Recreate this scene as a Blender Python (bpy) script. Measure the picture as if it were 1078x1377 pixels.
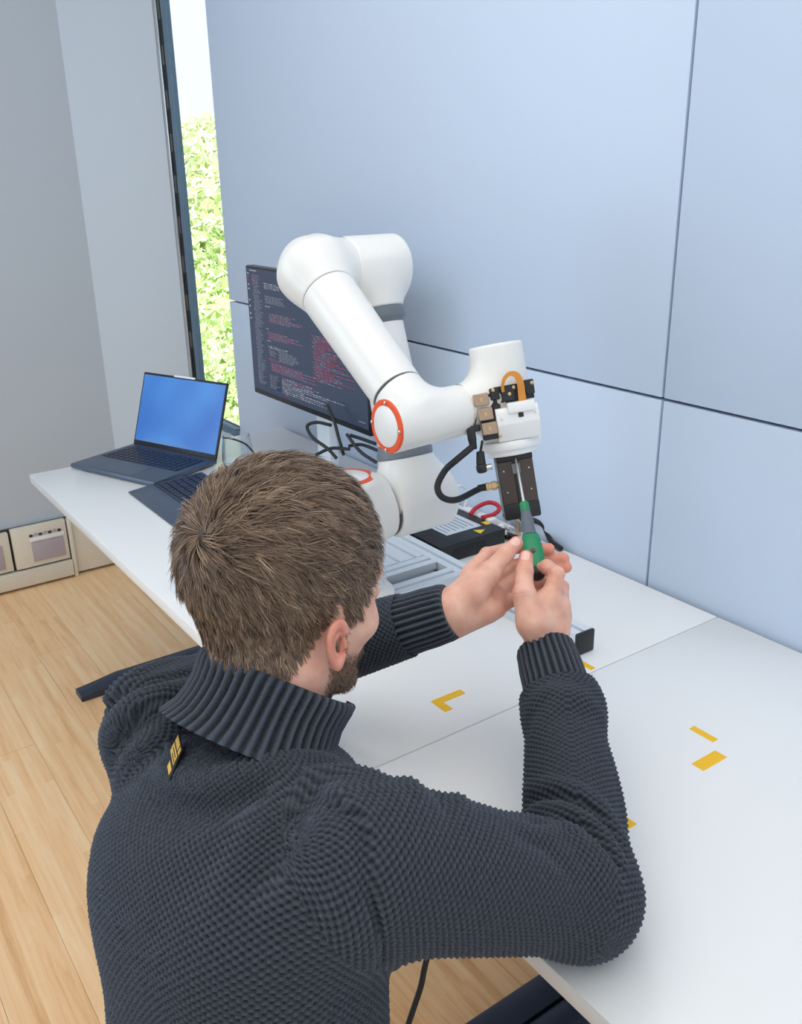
import bpy, bmesh, math, random
import numpy as np
from mathutils import Vector, Matrix

for o in list(bpy.data.objects):
    bpy.data.objects.remove(o, do_unlink=True)
scene = bpy.context.scene
COL = scene.collection
random.seed(7)
RNG = np.random.default_rng(7)

# ------------------------------------------------------------------ camera
IMG_W, IMG_H, FPX = 1078.0, 1377.0, 1214.62
CAM = np.array([0.88967, -0.52836, 1.517])
YAW, PITCH, ROLL = 0.96204, 0.35951, -0.01765


def cam_axes():
    cy, sy, cp, sp = math.cos(YAW), math.sin(YAW), math.cos(PITCH), math.sin(PITCH)
    f = np.array([-sy * cp, cy * cp, -sp])
    r = np.array([cy, sy, 0.0])
    u = np.cross(r, f)
    cr, sr = math.cos(ROLL), math.sin(ROLL)
    return cr * r + sr * u, -sr * r + cr * u, f


CR, CU, CF = cam_axes()


def at(px, py, d):
    """World point that the photograph shows at pixel (px, py), d metres deep."""
    return CAM + d * (CF + CR * (px - IMG_W / 2) / FPX - CU * (py - IMG_H / 2) / FPX)


cam_data = bpy.data.cameras.new('camera')
cam = bpy.data.objects.new('camera', cam_data)
COL.objects.link(cam)
cam.matrix_world = Matrix([[CR[i], CU[i], -CF[i], CAM[i]] for i in range(3)] + [[0, 0, 0, 1]])
cam_data.sensor_fit = 'VERTICAL'
cam_data.sensor_height = 24.0
cam_data.lens = 24.0 * FPX / IMG_H
cam_data.clip_start = 0.02
cam_data.clip_end = 600
scene.camera = cam

# ------------------------------------------------------------------ light
world = bpy.data.worlds.new('world')
scene.world = world
world.use_nodes = True
wn = world.node_tree
bg = wn.nodes['Background']
bg.inputs['Color'].default_value = (0.88, 0.95, 1.0, 1)
bg.inputs['Strength'].default_value = 1.13


def area(name, loc, target, sx, sy, power, color):
    d = bpy.data.lights.new(name, 'AREA')
    d.shape = 'RECTANGLE'
    d.size, d.size_y, d.energy, d.color = sx, sy, power, color
    o = bpy.data.objects.new(name, d)
    COL.objects.link(o)
    o.location = loc
    o.rotation_euler = (Vector(target) - Vector(loc)).to_track_quat('-Z', 'Y').to_euler()
    return o


area('window_daylight', (-2.3, -2.4, 1.7), (0.1, 0.4, 0.9), 2.2, 1.9, 32, (0.64, 0.81, 1.0))
area('overhead_fill', (0.30, -0.38, 2.84), (0.30, -0.37, 0.0), 3.4, 2.4, 37, (1.0, 0.95, 0.86))  # unseen softbox added overhead as fill for desk and wall
sun_d = bpy.data.lights.new('sun', 'SUN')
sun_d.energy, sun_d.angle, sun_d.color = 5.0, 0.01, (1.0, 0.97, 0.9)
sun = bpy.data.objects.new('sun', sun_d)
COL.objects.link(sun)
sun.location = (3, -8, 12)
sun.rotation_euler = Vector((-0.45, 0.75, -1.25)).to_track_quat('-Z', 'Y').to_euler()
scene.view_settings.view_transform = 'Standard'
scene.view_settings.look = 'None'
scene.view_settings.exposure = 0.0
scene.view_settings.gamma = 1.0
scene.view_settings.use_curve_mapping = False

# ------------------------------------------------------------------ materials


def lin(c):
    out = []
    for v in c:
        v = v / 255.0
        out.append(v / 12.92 if v <= 0.04045 else ((v + 0.055) / 1.055) ** 2.4)
    return (out[0], out[1], out[2], 1.0)


def mat(name, rgb, rough=0.5, metal=0.0, emit=0.0, spec=0.5, noise=None, bump=None, coat=0.0, sss=0.0):
    m = bpy.data.materials.new(name)
    m.use_nodes = True
    nt = m.node_tree
    b = nt.nodes['Principled BSDF']
    col = lin(rgb)
    b.inputs['Base Color'].default_value = col
    b.inputs['Roughness'].default_value = rough
    b.inputs['Metallic'].default_value = metal
    b.inputs['Specular IOR Level'].default_value = spec
    b.inputs['Coat Weight'].default_value = coat
    if sss:
        b.inputs['Subsurface Weight'].default_value = sss
        b.inputs['Subsurface Radius'].default_value = (0.012, 0.005, 0.003)
        b.inputs['Subsurface Scale'].default_value = 0.6
    if emit:
        b.inputs['Emission Color'].default_value = col
        b.inputs['Emission Strength'].default_value = emit
    tc = nt.nodes.new('ShaderNodeTexCoord')
    if noise:
        sc, amt = noise
        n = nt.nodes.new('ShaderNodeTexNoise')
        n.inputs['Scale'].default_value = sc
        n.inputs['Detail'].default_value = 4
        nt.links.new(tc.outputs['Object'], n.inputs['Vector'])
        mr = nt.nodes.new('ShaderNodeMapRange')
        mr.inputs['To Min'].default_value = 1 - amt
        mr.inputs['To Max'].default_value = 1 + amt
        nt.links.new(n.outputs['Fac'], mr.inputs['Value'])
        mx = nt.nodes.new('ShaderNodeVectorMath')
        mx.operation = 'SCALE'
        mx.inputs[0].default_value = col[:3]
        nt.links.new(mr.outputs['Result'], mx.inputs['Scale'])
        nt.links.new(mx.outputs['Vector'], b.inputs['Base Color'])
    if bump:
        sc, st = bump
        n = nt.nodes.new('ShaderNodeTexNoise')
        n.inputs['Scale'].default_value = sc
        n.inputs['Detail'].default_value = 5
        nt.links.new(tc.outputs['Object'], n.inputs['Vector'])
        bp = nt.nodes.new('ShaderNodeBump')
        bp.inputs['Strength'].default_value = st
        bp.inputs['Distance'].default_value = 0.002
        nt.links.new(n.outputs['Fac'], bp.inputs['Height'])
        nt.links.new(bp.outputs['Normal'], b.inputs['Normal'])
    return m


def wood_mat():
    m = bpy.data.materials.new('oak_floor')
    m.use_nodes = True
    nt = m.node_tree
    L = nt.links.new
    b = nt.nodes['Principled BSDF']
    b.inputs['Roughness'].default_value = 0.45
    geo = nt.nodes.new('ShaderNodeNewGeometry')
    info = nt.nodes.new('ShaderNodeObjectInfo')
    # long grain noise
    mp = nt.nodes.new('ShaderNodeMapping')
    mp.inputs['Scale'].default_value = (1.6, 26, 26)
    L(geo.outputs['Position'], mp.inputs['Vector'])
    n1 = nt.nodes.new('ShaderNodeTexNoise')
    n1.inputs['Scale'].default_value = 2.0
    n1.inputs['Detail'].default_value = 7
    n1.inputs['Roughness'].default_value = 0.62
    n1.inputs['Distortion'].default_value = 0.4
    L(mp.outputs['Vector'], n1.inputs['Vector'])
    # narrow staves: random tone per cell
    br = nt.nodes.new('ShaderNodeTexBrick')
    br.inputs['Color1'].default_value = (0, 0, 0, 1)
    br.inputs['Color2'].default_value = (1, 1, 1, 1)
    br.inputs['Mortar'].default_value = (0.45, 0.45, 0.45, 1)
    br.inputs['Scale'].default_value = 1.0
    br.inputs['Mortar Size'].default_value = 0.0006
    br.inputs['Brick Width'].default_value = 0.33
    br.inputs['Row Height'].default_value = 0.024
    L(geo.outputs['Position'], br.inputs['Vector'])
    a = nt.nodes.new('ShaderNodeMath'); a.operation = 'MULTIPLY_ADD'
    L(br.outputs['Color'], a.inputs[0]); a.inputs[1].default_value = 0.22
    L(n1.outputs['Fac'], a.inputs[2])
    a2 = nt.nodes.new('ShaderNodeMath'); a2.operation = 'MULTIPLY_ADD'
    L(info.outputs['Random'], a2.inputs[0]); a2.inputs[1].default_value = 0.16
    L(a.outputs[0], a2.inputs[2])
    cr = nt.nodes.new('ShaderNodeValToRGB')
    e = cr.color_ramp.elements
    e[0].position = 0.30; e[0].color = lin((212, 157, 102))
    e[1].position = 0.95; e[1].color = lin((255, 220, 174))
    k = e.new(0.62); k.color = lin((246, 198, 146))
    L(a2.outputs[0], cr.inputs['Fac'])
    L(cr.outputs['Color'], b.inputs['Base Color'])
    bp = nt.nodes.new('ShaderNodeBump')
    bp.inputs['Strength'].default_value = 0.08
    bp.inputs['Distance'].default_value = 0.001
    L(n1.outputs['Fac'], bp.inputs['Height'])
    L(bp.outputs['Normal'], b.inputs['Normal'])
    return m


M = {}
M['panel'] = mat('wall_panel_paint', (198, 212, 231), 0.42, noise=(1.5, 0.012))
M['wall'] = mat('wall_paint', (196, 205, 214), 0.6, bump=(180, 0.05))
M['wall_dim'] = mat('wall_paint_grey', (188, 195, 203), 0.6, bump=(180, 0.05))
M['joint'] = mat('panel_joint', (112, 120, 130), 0.6)
M['alu_frame'] = mat('window_aluminium', (168, 170, 172), 0.35, 0.7)
M['dark_gasket'] = mat('window_gasket', (30, 36, 44), 0.6)
M['blue_frame'] = mat('window_frame_blue_grey', (92, 118, 138), 0.4, 0.3)
M['wood'] = wood_mat()
M['subfloor'] = mat('subfloor', (120, 88, 52), 0.8)
M['desk'] = mat('desk_white', (240, 240, 240), 0.2, noise=(3, 0.008))
M['desk_edge'] = mat('desk_edge_white', (240, 240, 240), 0.35)
M['desk_metal'] = mat('anthracite_steel', (52, 62, 82), 0.4, 0.25, bump=(900, 0.1))
M['tape'] = mat('yellow_tape', (245, 190, 20), 0.55)
M['robot'] = mat('robot_white', (236, 234, 230), 0.30, coat=0.15)
M['robot_cap'] = mat('robot_cap_white', (240, 240, 239), 0.3)
M['orange'] = mat('orange_ring', (240, 88, 40), 0.4)
M['robot_grey'] = mat('robot_grey_band', (112, 120, 128), 0.42)
M['seam'] = mat('seam_grey', (120, 122, 124), 0.6)
M['black'] = mat('black_plastic', (26, 27, 30), 0.45)
M['rubber'] = mat('black_rubber', (24, 26, 30), 0.55)
M['gripper'] = mat('gripper_bronze', (74, 64, 58), 0.42, 0.3)
M['steel'] = mat('polished_steel', (205, 205, 205), 0.2, 1.0)
M['brass'] = mat('brass', (200, 170, 130), 0.3, 0.9)
M['tin'] = mat('tin_connector', (178, 152, 130), 0.5, 0.45, noise=(90, 0.12))
M['flex'] = mat('amber_flex', (214, 140, 50), 0.35)
M['alu'] = mat('profile_aluminium', (226, 232, 238), 0.34, 0.15)
M['alu_dark'] = mat('profile_slot', (70, 78, 90), 0.5, 0.5)
M['green'] = mat('green_grip', (20, 130, 84), 0.45)
M['grip_grey'] = mat('grey_grip', (92, 100, 112), 0.55)
M['dark_red'] = mat('dark_red_mark', (110, 40, 44), 0.5)
M['red'] = mat('red_cable', (190, 36, 50), 0.4)
M['white'] = mat('white_plastic', (235, 236, 238), 0.4)
M['paper'] = mat('label_paper', (205, 212, 220), 0.5)
M['ink'] = mat('label_ink', (130, 142, 155), 0.6)
M['yellow'] = mat('warning_yellow', (235, 205, 40), 0.5)
M['laptop'] = mat('laptop_blue_grey', (92, 104, 122), 0.38, 0.5)
M['laptop_dark'] = mat('laptop_dark', (40, 46, 56), 0.45, 0.2)
M['key'] = mat('key_cap', (38, 45, 60), 0.4)
M['bezel'] = mat('black_bezel', (18, 20, 24), 0.35)
M['cream'] = mat('cream_metal', (222, 214, 198), 0.5, noise=(14, 0.06))
M['cream_dark'] = mat('duct_gap', (60, 52, 48), 0.7)
M['lilac'] = mat('lilac_plate', (176, 164, 172), 0.5, noise=(30, 0.08))

# ------------------------------------------------------------------ object helpers
WORLD_ORIGIN = {}


def setp(o, label=None, cat=None, group=None, kind=None):
    if label: o['label'] = label
    if cat: o['category'] = cat
    if group: o['group'] = group
    if kind: o['kind'] = kind
    return o


def thing(name, loc, label=None, cat=None, group=None, kind=None):
    e = bpy.data.objects.new(name, None)
    e.empty_display_size = 0.05
    COL.objects.link(e)
    e.location = [float(v) for v in loc]
    WORLD_ORIGIN[e.name] = np.array(loc, float)
    return setp(e, label, cat, group, kind)


def link_mesh(name, me, mt, parent=None, V=None):
    """Link a mesh whose vertices are in world space; moves its origin to its own base."""
    n = len(me.vertices)
    V = np.empty(n * 3, np.float32)
    me.vertices.foreach_get('co', V)
    V = V.reshape(-1, 3)
    lo, hi = V.min(0), V.max(0)
    org = np.array([(lo[0] + hi[0]) / 2, (lo[1] + hi[1]) / 2, lo[2]], float)
    me.vertices.foreach_set('co', (V - org).astype(np.float32).ravel())
    o = bpy.data.objects.new(name, me)
    COL.objects.link(o)
    if mt is not None and not me.materials:
        for q in (mt if isinstance(mt, (list, tuple)) else [mt]):
            me.materials.append(q)
    WORLD_ORIGIN[o.name] = org
    if parent is not None:
        o.parent = parent
        o.location = org - WORLD_ORIGIN[parent.name]
    else:
        o.location = org
    return o


def frame3(z, x=None):
    z = np.array(z, float); z /= np.linalg.norm(z)
    if x is None:
        x = np.array([1.0, 0, 0]) if abs(z[0]) < 0.9 else np.array([0, 1.0, 0])
    x = np.array(x, float); x = x - z * x.dot(z); x /= np.linalg.norm(x)
    return x, np.cross(z, x), z


class G:
    """Collects shapes (world space) into one mesh."""

    def __init__(self):
        self.bm = bmesh.new()

    def mat4(self, c, axes):
        if axes is None:
            axes = (np.array([1., 0, 0]), np.array([0, 1., 0]), np.array([0, 0, 1.]))
        return Matrix([[float(axes[0][i]), float(axes[1][i]), float(axes[2][i]), float(c[i])] for i in range(3)] + [[0, 0, 0, 1]])

    def box(self, c, s, axes=None, bevel=0.0, seg=2):
        t = bmesh.new()
        bmesh.ops.create_cube(t, size=1.0)
        for v in t.verts:
            v.co = Vector((v.co.x * s[0], v.co.y * s[1], v.co.z * s[2]))
        if bevel:
            bmesh.ops.bevel(t, geom=list(t.edges), offset=min(bevel, 0.49 * min(s)), segments=seg, profile=0.5, affect='EDGES')
        t.transform(self.mat4(c, axes))
        self.merge(t)
        return self

    def bb(self, lo, hi, bevel=0.0, seg=2):
        lo, hi = np.array(lo, float), np.array(hi, float)
        return self.box((lo + hi) / 2, hi - lo, None, bevel, seg)

    def merge(self, t):
        vs = {v: self.bm.verts.new(v.co) for v in t.verts}
        for f in t.faces:
            try:
                self.bm.faces.new([vs[v] for v in f.verts])
            except ValueError:
                pass
        t.free()

    def rings(self, rings, cap=True, closed=False):
        R = [[self.bm.verts.new(Vector([float(q) for q in p])) for p in r] for r in rings]
        n = len(R[0])
        m = len(R)
        for i in range(m if closed else m - 1):
            A, B = R[i], R[(i + 1) % m]
            for j in range(n):
                self.bm.faces.new((A[j], A[(j + 1) % n], B[(j + 1) % n], B[j]))
        if cap and not closed:
            self.bm.faces.new(R[0][::-1])
            self.bm.faces.new(R[-1])
        return self

    def lathe(self, a, axis, prof, seg=40, x=None):
        """prof: list of (radius, distance along axis) from a."""
        ax, ay, az = frame3(axis, x)
        a = np.array(a, float)
        rs = []
        for r, h in prof:
            rs.append([a + az * h + (ax * math.cos(2 * math.pi * j / seg) + ay * math.sin(2 * math.pi * j / seg)) * max(r, 1e-5) for j in range(seg)])
        return self.rings(rs)

    def cyl(self, a, b, r1, r2=None, seg=32, bevel=0.0):
        a, b = np.array(a, float), np.array(b, float)
        r2 = r1 if r2 is None else r2
        L = np.linalg.norm(b - a)
        if bevel:
            return self.lathe(a, b - a, [(r1 - bevel, 0), (r1, bevel), (r2, L - bevel), (r2 - bevel, L)], seg)
        return self.lathe(a, b - a, [(r1, 0), (r2, L)], seg)

    def tube(self, pts, r, seg=10, sub=6):
        P = catmull(pts, sub)
        rr = r if hasattr(r, '__len__') else [r] * len(P)
        if len(rr) != len(P):
            rr = np.interp(np.linspace(0, 1, len(P)), np.linspace(0, 1, len(rr)), rr)
        T = np.gradient(P, axis=0)
        T /= np.linalg.norm(T, axis=1)[:, None]
        x, y, _ = frame3(T[0])
        rings = []
        for i in range(len(P)):
            x = x - T[i] * x.dot(T[i]); x /= np.linalg.norm(x)
            y = np.cross(T[i], x)
            rings.append([P[i] + (x * math.cos(2 * math.pi * j / seg) + y * math.sin(2 * math.pi * j / seg)) * rr[i] for j in range(seg)])
        return self.rings(rings)

    def prism(self, poly, c, axes, depth, bevel=0.0):
        """polygon in (axes0, axes1) plane extruded +-depth/2 along axes2."""
        t = bmesh.new()
        fr = [t.verts.new(Vector((p[0], p[1], -depth / 2))) for p in poly]
        bk = [t.verts.new(Vector((p[0], p[1], depth / 2))) for p in poly]
        n = len(poly)
        t.faces.new(fr[::-1]); t.faces.new(bk)
        for j in range(n):
            t.faces.new((fr[j], fr[(j + 1) % n], bk[(j + 1) % n], bk[j]))
        bmesh.ops.recalc_face_normals(t, faces=list(t.faces))
        if bevel:
            bmesh.ops.bevel(t, geom=list(t.edges), offset=bevel, segments=2, profile=0.5, affect='EDGES')
        t.transform(self.mat4(c, axes))
        self.merge(t)
        return self

    def obj(self, name, mt, parent=None, angle=38, smooth=True, **kw):
        bm = self.bm
        bmesh.ops.recalc_face_normals(bm, faces=list(bm.faces))
        if smooth:
            lim = math.radians(angle)
            for e in bm.edges:
                e.smooth = not (len(e.link_faces) == 2 and e.calc_face_angle(0) > lim)
            for f in bm.faces:
                f.smooth = True
        me = bpy.data.meshes.new(name)
        bm.to_mesh(me)
        bm.free()
        o = link_mesh(name, me, mt, parent)
        return setp(o, **kw) if kw else o


def catmull(pts, sub=6):
    P = np.array(pts, float)
    if len(P) < 3:
        return np.array([P[0] + (P[-1] - P[0]) * t for t in np.linspace(0, 1, max(2, sub))])
    Q = np.vstack([2 * P[0] - P[1], P, 2 * P[-1] - P[-2]])
    out = []
    for i in range(1, len(Q) - 2):
        p0, p1, p2, p3 = Q[i - 1], Q[i], Q[i + 1], Q[i + 2]
        for t in np.linspace(0, 1, sub, endpoint=False):
            out.append(0.5 * (2 * p1 + (p2 - p0) * t + (2 * p0 - 5 * p1 + 4 * p2 - p3) * t * t + (3 * p1 - p0 - 3 * p2 + p3) * t ** 3))
    out.append(P[-1])
    return np.array(out)


def np_mesh(name, V, F, mt=None, parent=None, smooth=True):
    """Quads or triangles (n,4)/(n,3) with world vertices, linked fast."""
    me = bpy.data.meshes.new(name)
    k = F.shape[1]
    me.vertices.add(len(V)); me.loops.add(F.size); me.polygons.add(len(F))
    me.vertices.foreach_set('co', V.astype(np.float32).ravel())
    me.loops.foreach_set('vertex_index', F.astype(np.int32).ravel())
    me.polygons.foreach_set('loop_start', np.arange(0, F.size, k, dtype=np.int32))
    me.polygons.foreach_set('use_smooth', np.full(len(F), smooth))
    me.update(calc_edges=True)
    return link_mesh(name, me, mt, parent)


# ------------------------------------------------------------------ distance-field modelling


def smin(a, b, k):
    h = np.clip(0.5 + 0.5 * (b - a) / k, 0, 1)
    return b + (a - b) * h - k * h * (1 - h)


def smax(a, b, k):
    return -smin(-a, -b, k)


def nrm(q):
    return np.sqrt((q * q).sum(1))


def rcone(P, a, b, r1, r2):
    a = np.asarray(a, np.float32); ba = np.asarray(b, np.float32) - a
    q = P - a
    t = np.clip((q @ ba) / max(float(ba @ ba), 1e-12), 0, 1)
    return nrm(q - t[:, None] * ba) - (r1 + (r2 - r1) * t)


def ell(P, c, r, R=None):
    q = P - np.asarray(c, np.float32)
    if R is not None:
        q = q @ np.asarray(R, np.float32).T
    r = np.asarray(r, np.float32)
    k0 = nrm(q / r); k1 = nrm(q / (r * r))
    return k0 * (k0 - 1) / np.maximum(k1, 1e-6)


def cylf(P, a, b, r, rd=0.004, r2=None):
    a = np.asarray(a, np.float32); b = np.asarray(b, np.float32)
    L = float(np.linalg.norm(b - a)); ax = (b - a) / L
    q = P - a
    h = q @ ax
    rr = r if r2 is None else r + (r2 - r) * np.clip(h / L, 0, 1)
    rad = nrm(q - h[:, None] * ax)
    dx = rad - (rr - rd); dy = np.abs(h - L / 2) - (L / 2 - rd)
    return np.minimum(np.maximum(dx, dy), 0) + np.sqrt(np.maximum(dx, 0) ** 2 + np.maximum(dy, 0) ** 2) - rd


def surface(f, lo, hi, h, proj=2):
    """Surface nets over the box lo..hi with cell size h; only blocks near the surface are refined."""
    lo = np.array(lo, np.float32); hi = np.array(hi, np.float32)
    B = 4
    nb = np.ceil((hi - lo) / (h * B)).astype(int) + 1
    gx = [lo[i] + h * B * (np.arange(nb[i]) + 0.5) - h * 0.5 for i in range(3)]
    cg = np.stack(np.meshgrid(*gx, indexing='ij'), -1).reshape(-1, 3).astype(np.float32)
    dc = f(cg).astype(np.float32).reshape(nb)
    D = np.repeat(np.repeat(np.repeat(dc, B, 0), B, 1), B, 2)
    near = np.argwhere(np.abs(dc) < h * B * 1.6)
    off = np.stack(np.meshgrid(range(B), range(B), range(B), indexing='ij'), -1).reshape(-1, 3)
    idx = (near[:, None, :] * B + off[None]).reshape(-1, 3)
    for s in range(0, len(idx), 400000):
        q = idx[s:s + 400000]
        D[q[:, 0], q[:, 1], q[:, 2]] = f((lo + q * h).astype(np.float32))
    S = D < 0
    c = S[:-1, :-1, :-1].astype(np.int8)
    tot = sum(S[i:S.shape[0] - 1 + i, j:S.shape[1] - 1 + j, k:S.shape[2] - 1 + k].astype(np.int8) for i in (0, 1) for j in (0, 1) for k in (0, 1))
    act = (tot > 0) & (tot < 8)
    A = np.argwhere(act)
    ids = np.full(act.shape, -1, np.int32)
    ids[act] = np.arange(len(A))
    acc = np.zeros((len(A), 3), np.float32); cnt = np.zeros(len(A), np.float32)
    cor = [(i, j, k) for i in (0, 1) for j in (0, 1) for k in (0, 1)]
    for p in cor:
        for ax in range(3):
            if p[ax] == 1:
                continue
            q = list(p); q[ax] = 1
            d0 = D[A[:, 0] + p[0], A[:, 1] + p[1], A[:, 2] + p[2]]
            d1 = D[A[:, 0] + q[0], A[:, 1] + q[1], A[:, 2] + q[2]]
            m = (d0 < 0) != (d1 < 0)
            t = np.where(m, d0 / np.where(m, d0 - d1, 1), 0)
            pos = np.array(p, np.float32)[None] + np.eye(3, dtype=np.float32)[ax][None] * t[:, None]
            acc += pos * m[:, None]; cnt += m
    V = lo + h * (A + acc / cnt[:, None])
    Fs = []
    for ax in range(3):
        a1, a2 = (ax + 1) % 3, (ax + 2) % 3
        sl0 = [slice(None)] * 3; sl1 = [slice(None)] * 3
        sl0[ax] = slice(0, -1); sl1[ax] = slice(1, None)
        s0, s1 = S[tuple(sl0)], S[tuple(sl1)]
        E = np.argwhere(s0 != s1)
        E = E[(E[:, a1] > 0) & (E[:, a2] > 0) & (E[:, a1] < act.shape[a1]) & (E[:, a2] < act.shape[a2])]
        fl = s0[E[:, 0], E[:, 1], E[:, 2]]
        u = np.eye(3, dtype=int)[a1]; v = np.eye(3, dtype=int)[a2]
        g = lambda q: ids[q[:, 0], q[:, 1], q[:, 2]]
        quad = np.stack([g(E - u - v), g(E - v), g(E), g(E - u)], 1)
        quad[~fl] = quad[~fl][:, ::-1]
        Fs.append(quad[(quad >= 0).all(1)])
    F = np.vstack(Fs)
    V = V.astype(np.float32)
    for _ in range(proj):
        d, g = grad(f, V, h * 0.5)
        V = V - np.clip(d, -h, h)[:, None] * g
    return V, F


def vnormals(V, F):
    n = np.cross(V[F[:, 2]] - V[F[:, 0]], V[F[:, 3]] - V[F[:, 1]])
    N = np.zeros(V.shape, np.float64)
    for k in range(3):
        N[:, k] = sum(np.bincount(F[:, j], n[:, k], len(V)) for j in range(4))
    return N / np.maximum(np.linalg.norm(N, axis=1), 1e-12)[:, None]


def at_z(px, py, z):
    """World point at height z that the photograph shows at pixel (px, py)."""
    d = at(px, py, 1.0) - CAM
    return CAM + d * ((z - CAM[2]) / d[2])


def grad(f, V, e):
    d = f(V)
    g = np.stack([f(V + np.array(o, np.float32) * e) - f(V - np.array(o, np.float32) * e) for o in ((1, 0, 0), (0, 1, 0), (0, 0, 1))], 1)
    g /= np.maximum(nrm(g), 1e-9)[:, None]
    return d, g


def join_np(parts):
    Vs, Fs, n = [], [], 0
    for V, F in parts:
        Vs.append(V); Fs.append(F + n); n += len(V)
    return np.vstack(Vs), np.vstack(Fs)


# ================================================================== SETTING
TABLE_Z = 0.74
WALL_Y = 0.81
# ---- floor of long oak planks
flo = G().bb((-4.2, -2.6, -0.05), (2.2, 3.0, -0.012)).obj('floor', M['subfloor'], kind='structure')
PW = 0.142
row = 0
y = -1.42
plank_cache = {}
while y < 1.35:
    x = -2.72 - random.uniform(0, 1.3)
    while x < 1.25:
        L = random.choice((1.1, 1.35, 1.6))
        x0, x1 = max(x, -2.72), min(x + L, 1.5)
        if x1 - x0 > 0.03:
            key = round(x1 - x0, 3)
            c = ((x0 + x1) / 2, y + PW / 2, -0.012)
            if key in plank_cache:
                o = bpy.data.objects.new('floor_plank', plank_cache[key])
                COL.objects.link(o)
                o.parent = flo
                o.location = np.array(c) - WORLD_ORIGIN[flo.name]
            else:
                o = G().bb((x0 + 0.0006, y + 0.0003, -0.012), (x1 - 0.0006, y + PW - 0.0003, 0.0), 0.0004, 1).obj('floor_plank', M['wood'], flo)
                plank_cache[key] = o.data
        x += L
    y += PW
    row += 1

# ---- panelled wall behind the desks
wb = G().bb((-2.035, WALL_Y + 0.02, 0), (2.2, WALL_Y + 0.06, 2.9)).obj('wall_back', M['joint'], kind='structure')
gp = 0.0028
for (x0, x1, z0, z1) in ((-2.04, -0.176, 1.115, 2.9), (-0.176, 1.7, 1.115, 2.9), (-2.04, -0.176, 0.0, 1.115), (-0.176, 1.7, 0.0, 1.115)):
    G().bb((x0 + (gp if x0 > -2 else 0), WALL_Y, z0 + gp), (x1 - gp, WALL_Y + 0.02, z1 - gp), 0.0015, 2).obj('wall_panel', M['panel'], wb)

# ---- outer wall on the left, its slanted reveal and the tall window strip
FX = -2.66
G().bb((FX - 0.2, -2.6, 0), (FX, 0.54, 2.9)).obj('wall_left', M['wall_dim'], kind='structure')
ax = frame3((0, 0, 1), (0.228, 0.30, 0))
ln = math.hypot(0.228, 0.30)
g = G()
g.prism([(FX - 0.2, 0.54), (FX, 0.54), (-2.436, 0.812), (-2.452, 0.832), (FX - 0.03, 0.60), (FX - 0.2, 0.60)], (0, 0, 1.45), None, 2.9)
g.obj('wall_reveal', M['wall'], kind='structure')
G().bb((-2.44, WALL_Y + 0.0, 0), (-2.041, 0.83, 0.629)).obj('wall_under_window', M['wall'], kind='structure')
win = thing('window_1', (-2.22, WALL_Y + 0.05, 0.645), kind='structure')
for nm, x0, x1, y0, y1, m in (('frame_profile', -2.456, -2.427, 0.800, 0.822, 'alu_frame'), ('frame_cover', -2.427, -2.408, 0.796, 0.822, 'steel'),
                              ('frame_gasket', -2.408, -2.388, 0.812, 0.824, 'dark_gasket'), ('frame_sash', -2.388, -2.352, 0.806, 0.826, 'blue_frame')):
    G().bb((x0, y0, 0.645), (x1, y1, 2.9), 0.0015, 1).obj(nm, M[m], win)
G().bb((-2.352, 0.79, 0.63), (-2.041, 0.83, 0.66), 0.003).obj('window_sill', M['blue_frame'], win)
for k in range(9):
    G().bb((-2.402, 0.8105, 0.9 + k * 0.14), (-2.388, 0.8135, 0.96 + k * 0.14), 0.001, 1).obj('gasket_clip', M['seam'], win)
gm = bpy.data.materials.new('window_glass')
gm.use_nodes = True
b = gm.node_tree.nodes['Principled BSDF']
b.inputs['Base Color'].default_value = (0.97, 0.99, 1, 1)
b.inputs['Roughness'].default_value = 0.0
b.inputs['Transmission Weight'].default_value = 1.0
b.inputs['IOR'].default_value = 1.02
M['glass_pane'] = gm
G().bb((-2.353, 0.814, 0.66), (-2.0365, 0.820, 2.9)).obj('pane', gm, win)

G().bb((-2.86, -4.2, 2.9), (3.2, 0.87, 3.0)).obj('ceiling', M['wall'], kind='structure')

# ---- cable duct along the foot of the left wall
duct = G().bb((FX, -2.6, 0.012), (FX + 0.012, 0.535, 0.25)).obj('baseboard_left', M['cream_dark'], kind='structure')
DX = FX + 0.012
for (y0, y1, z0, z1, t) in ((-1.1, -0.42, 0.085, 0.25, 0.022), (-0.415, 0.078, 0.085, 0.245, 0.022), (0.088, 0.294, 0.085, 0.252, 0.026),
                            (-1.1, 0.298, 0.012, 0.078, 0.034), (0.318, 0.53, 0.012, 0.25, 0.014)):
    G().bb((DX, y0, z0), (DX + t, y1, z1), 0.003).obj('duct_cover', M['cream'], duct)
G().bb((DX, 0.300, 0.0), (DX + 0.03, 0.316, 0.25), 0.004).obj('duct_end', M['cream'], duct)
sp = G().bb((DX + 0.026, 0.155, 0.105), (DX + 0.031, 0.278, 0.185), 0.002).obj('socket_plate', M['lilac'], duct)
G().bb((DX + 0.026, 0.150, 0.19), (DX + 0.032, 0.283, 0.207), 0.002).obj('plate_rail', M['white'], duct)
for k in range(7):
    G().box((DX + 0.029, 0.158 + k * 0.018, 0.215 + 0.003 * (k % 2)), (0.006, 0.013, 0.009), None, 0.0015, 1).obj('clip', M['cream_dark'] if k % 2 == 0 else M['lilac'], duct)
G().bb((DX, -0.3, 0.10), (DX + 0.027, 0.05, 0.2), 0.003).obj('socket_plate', M['lilac'], duct)

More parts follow.
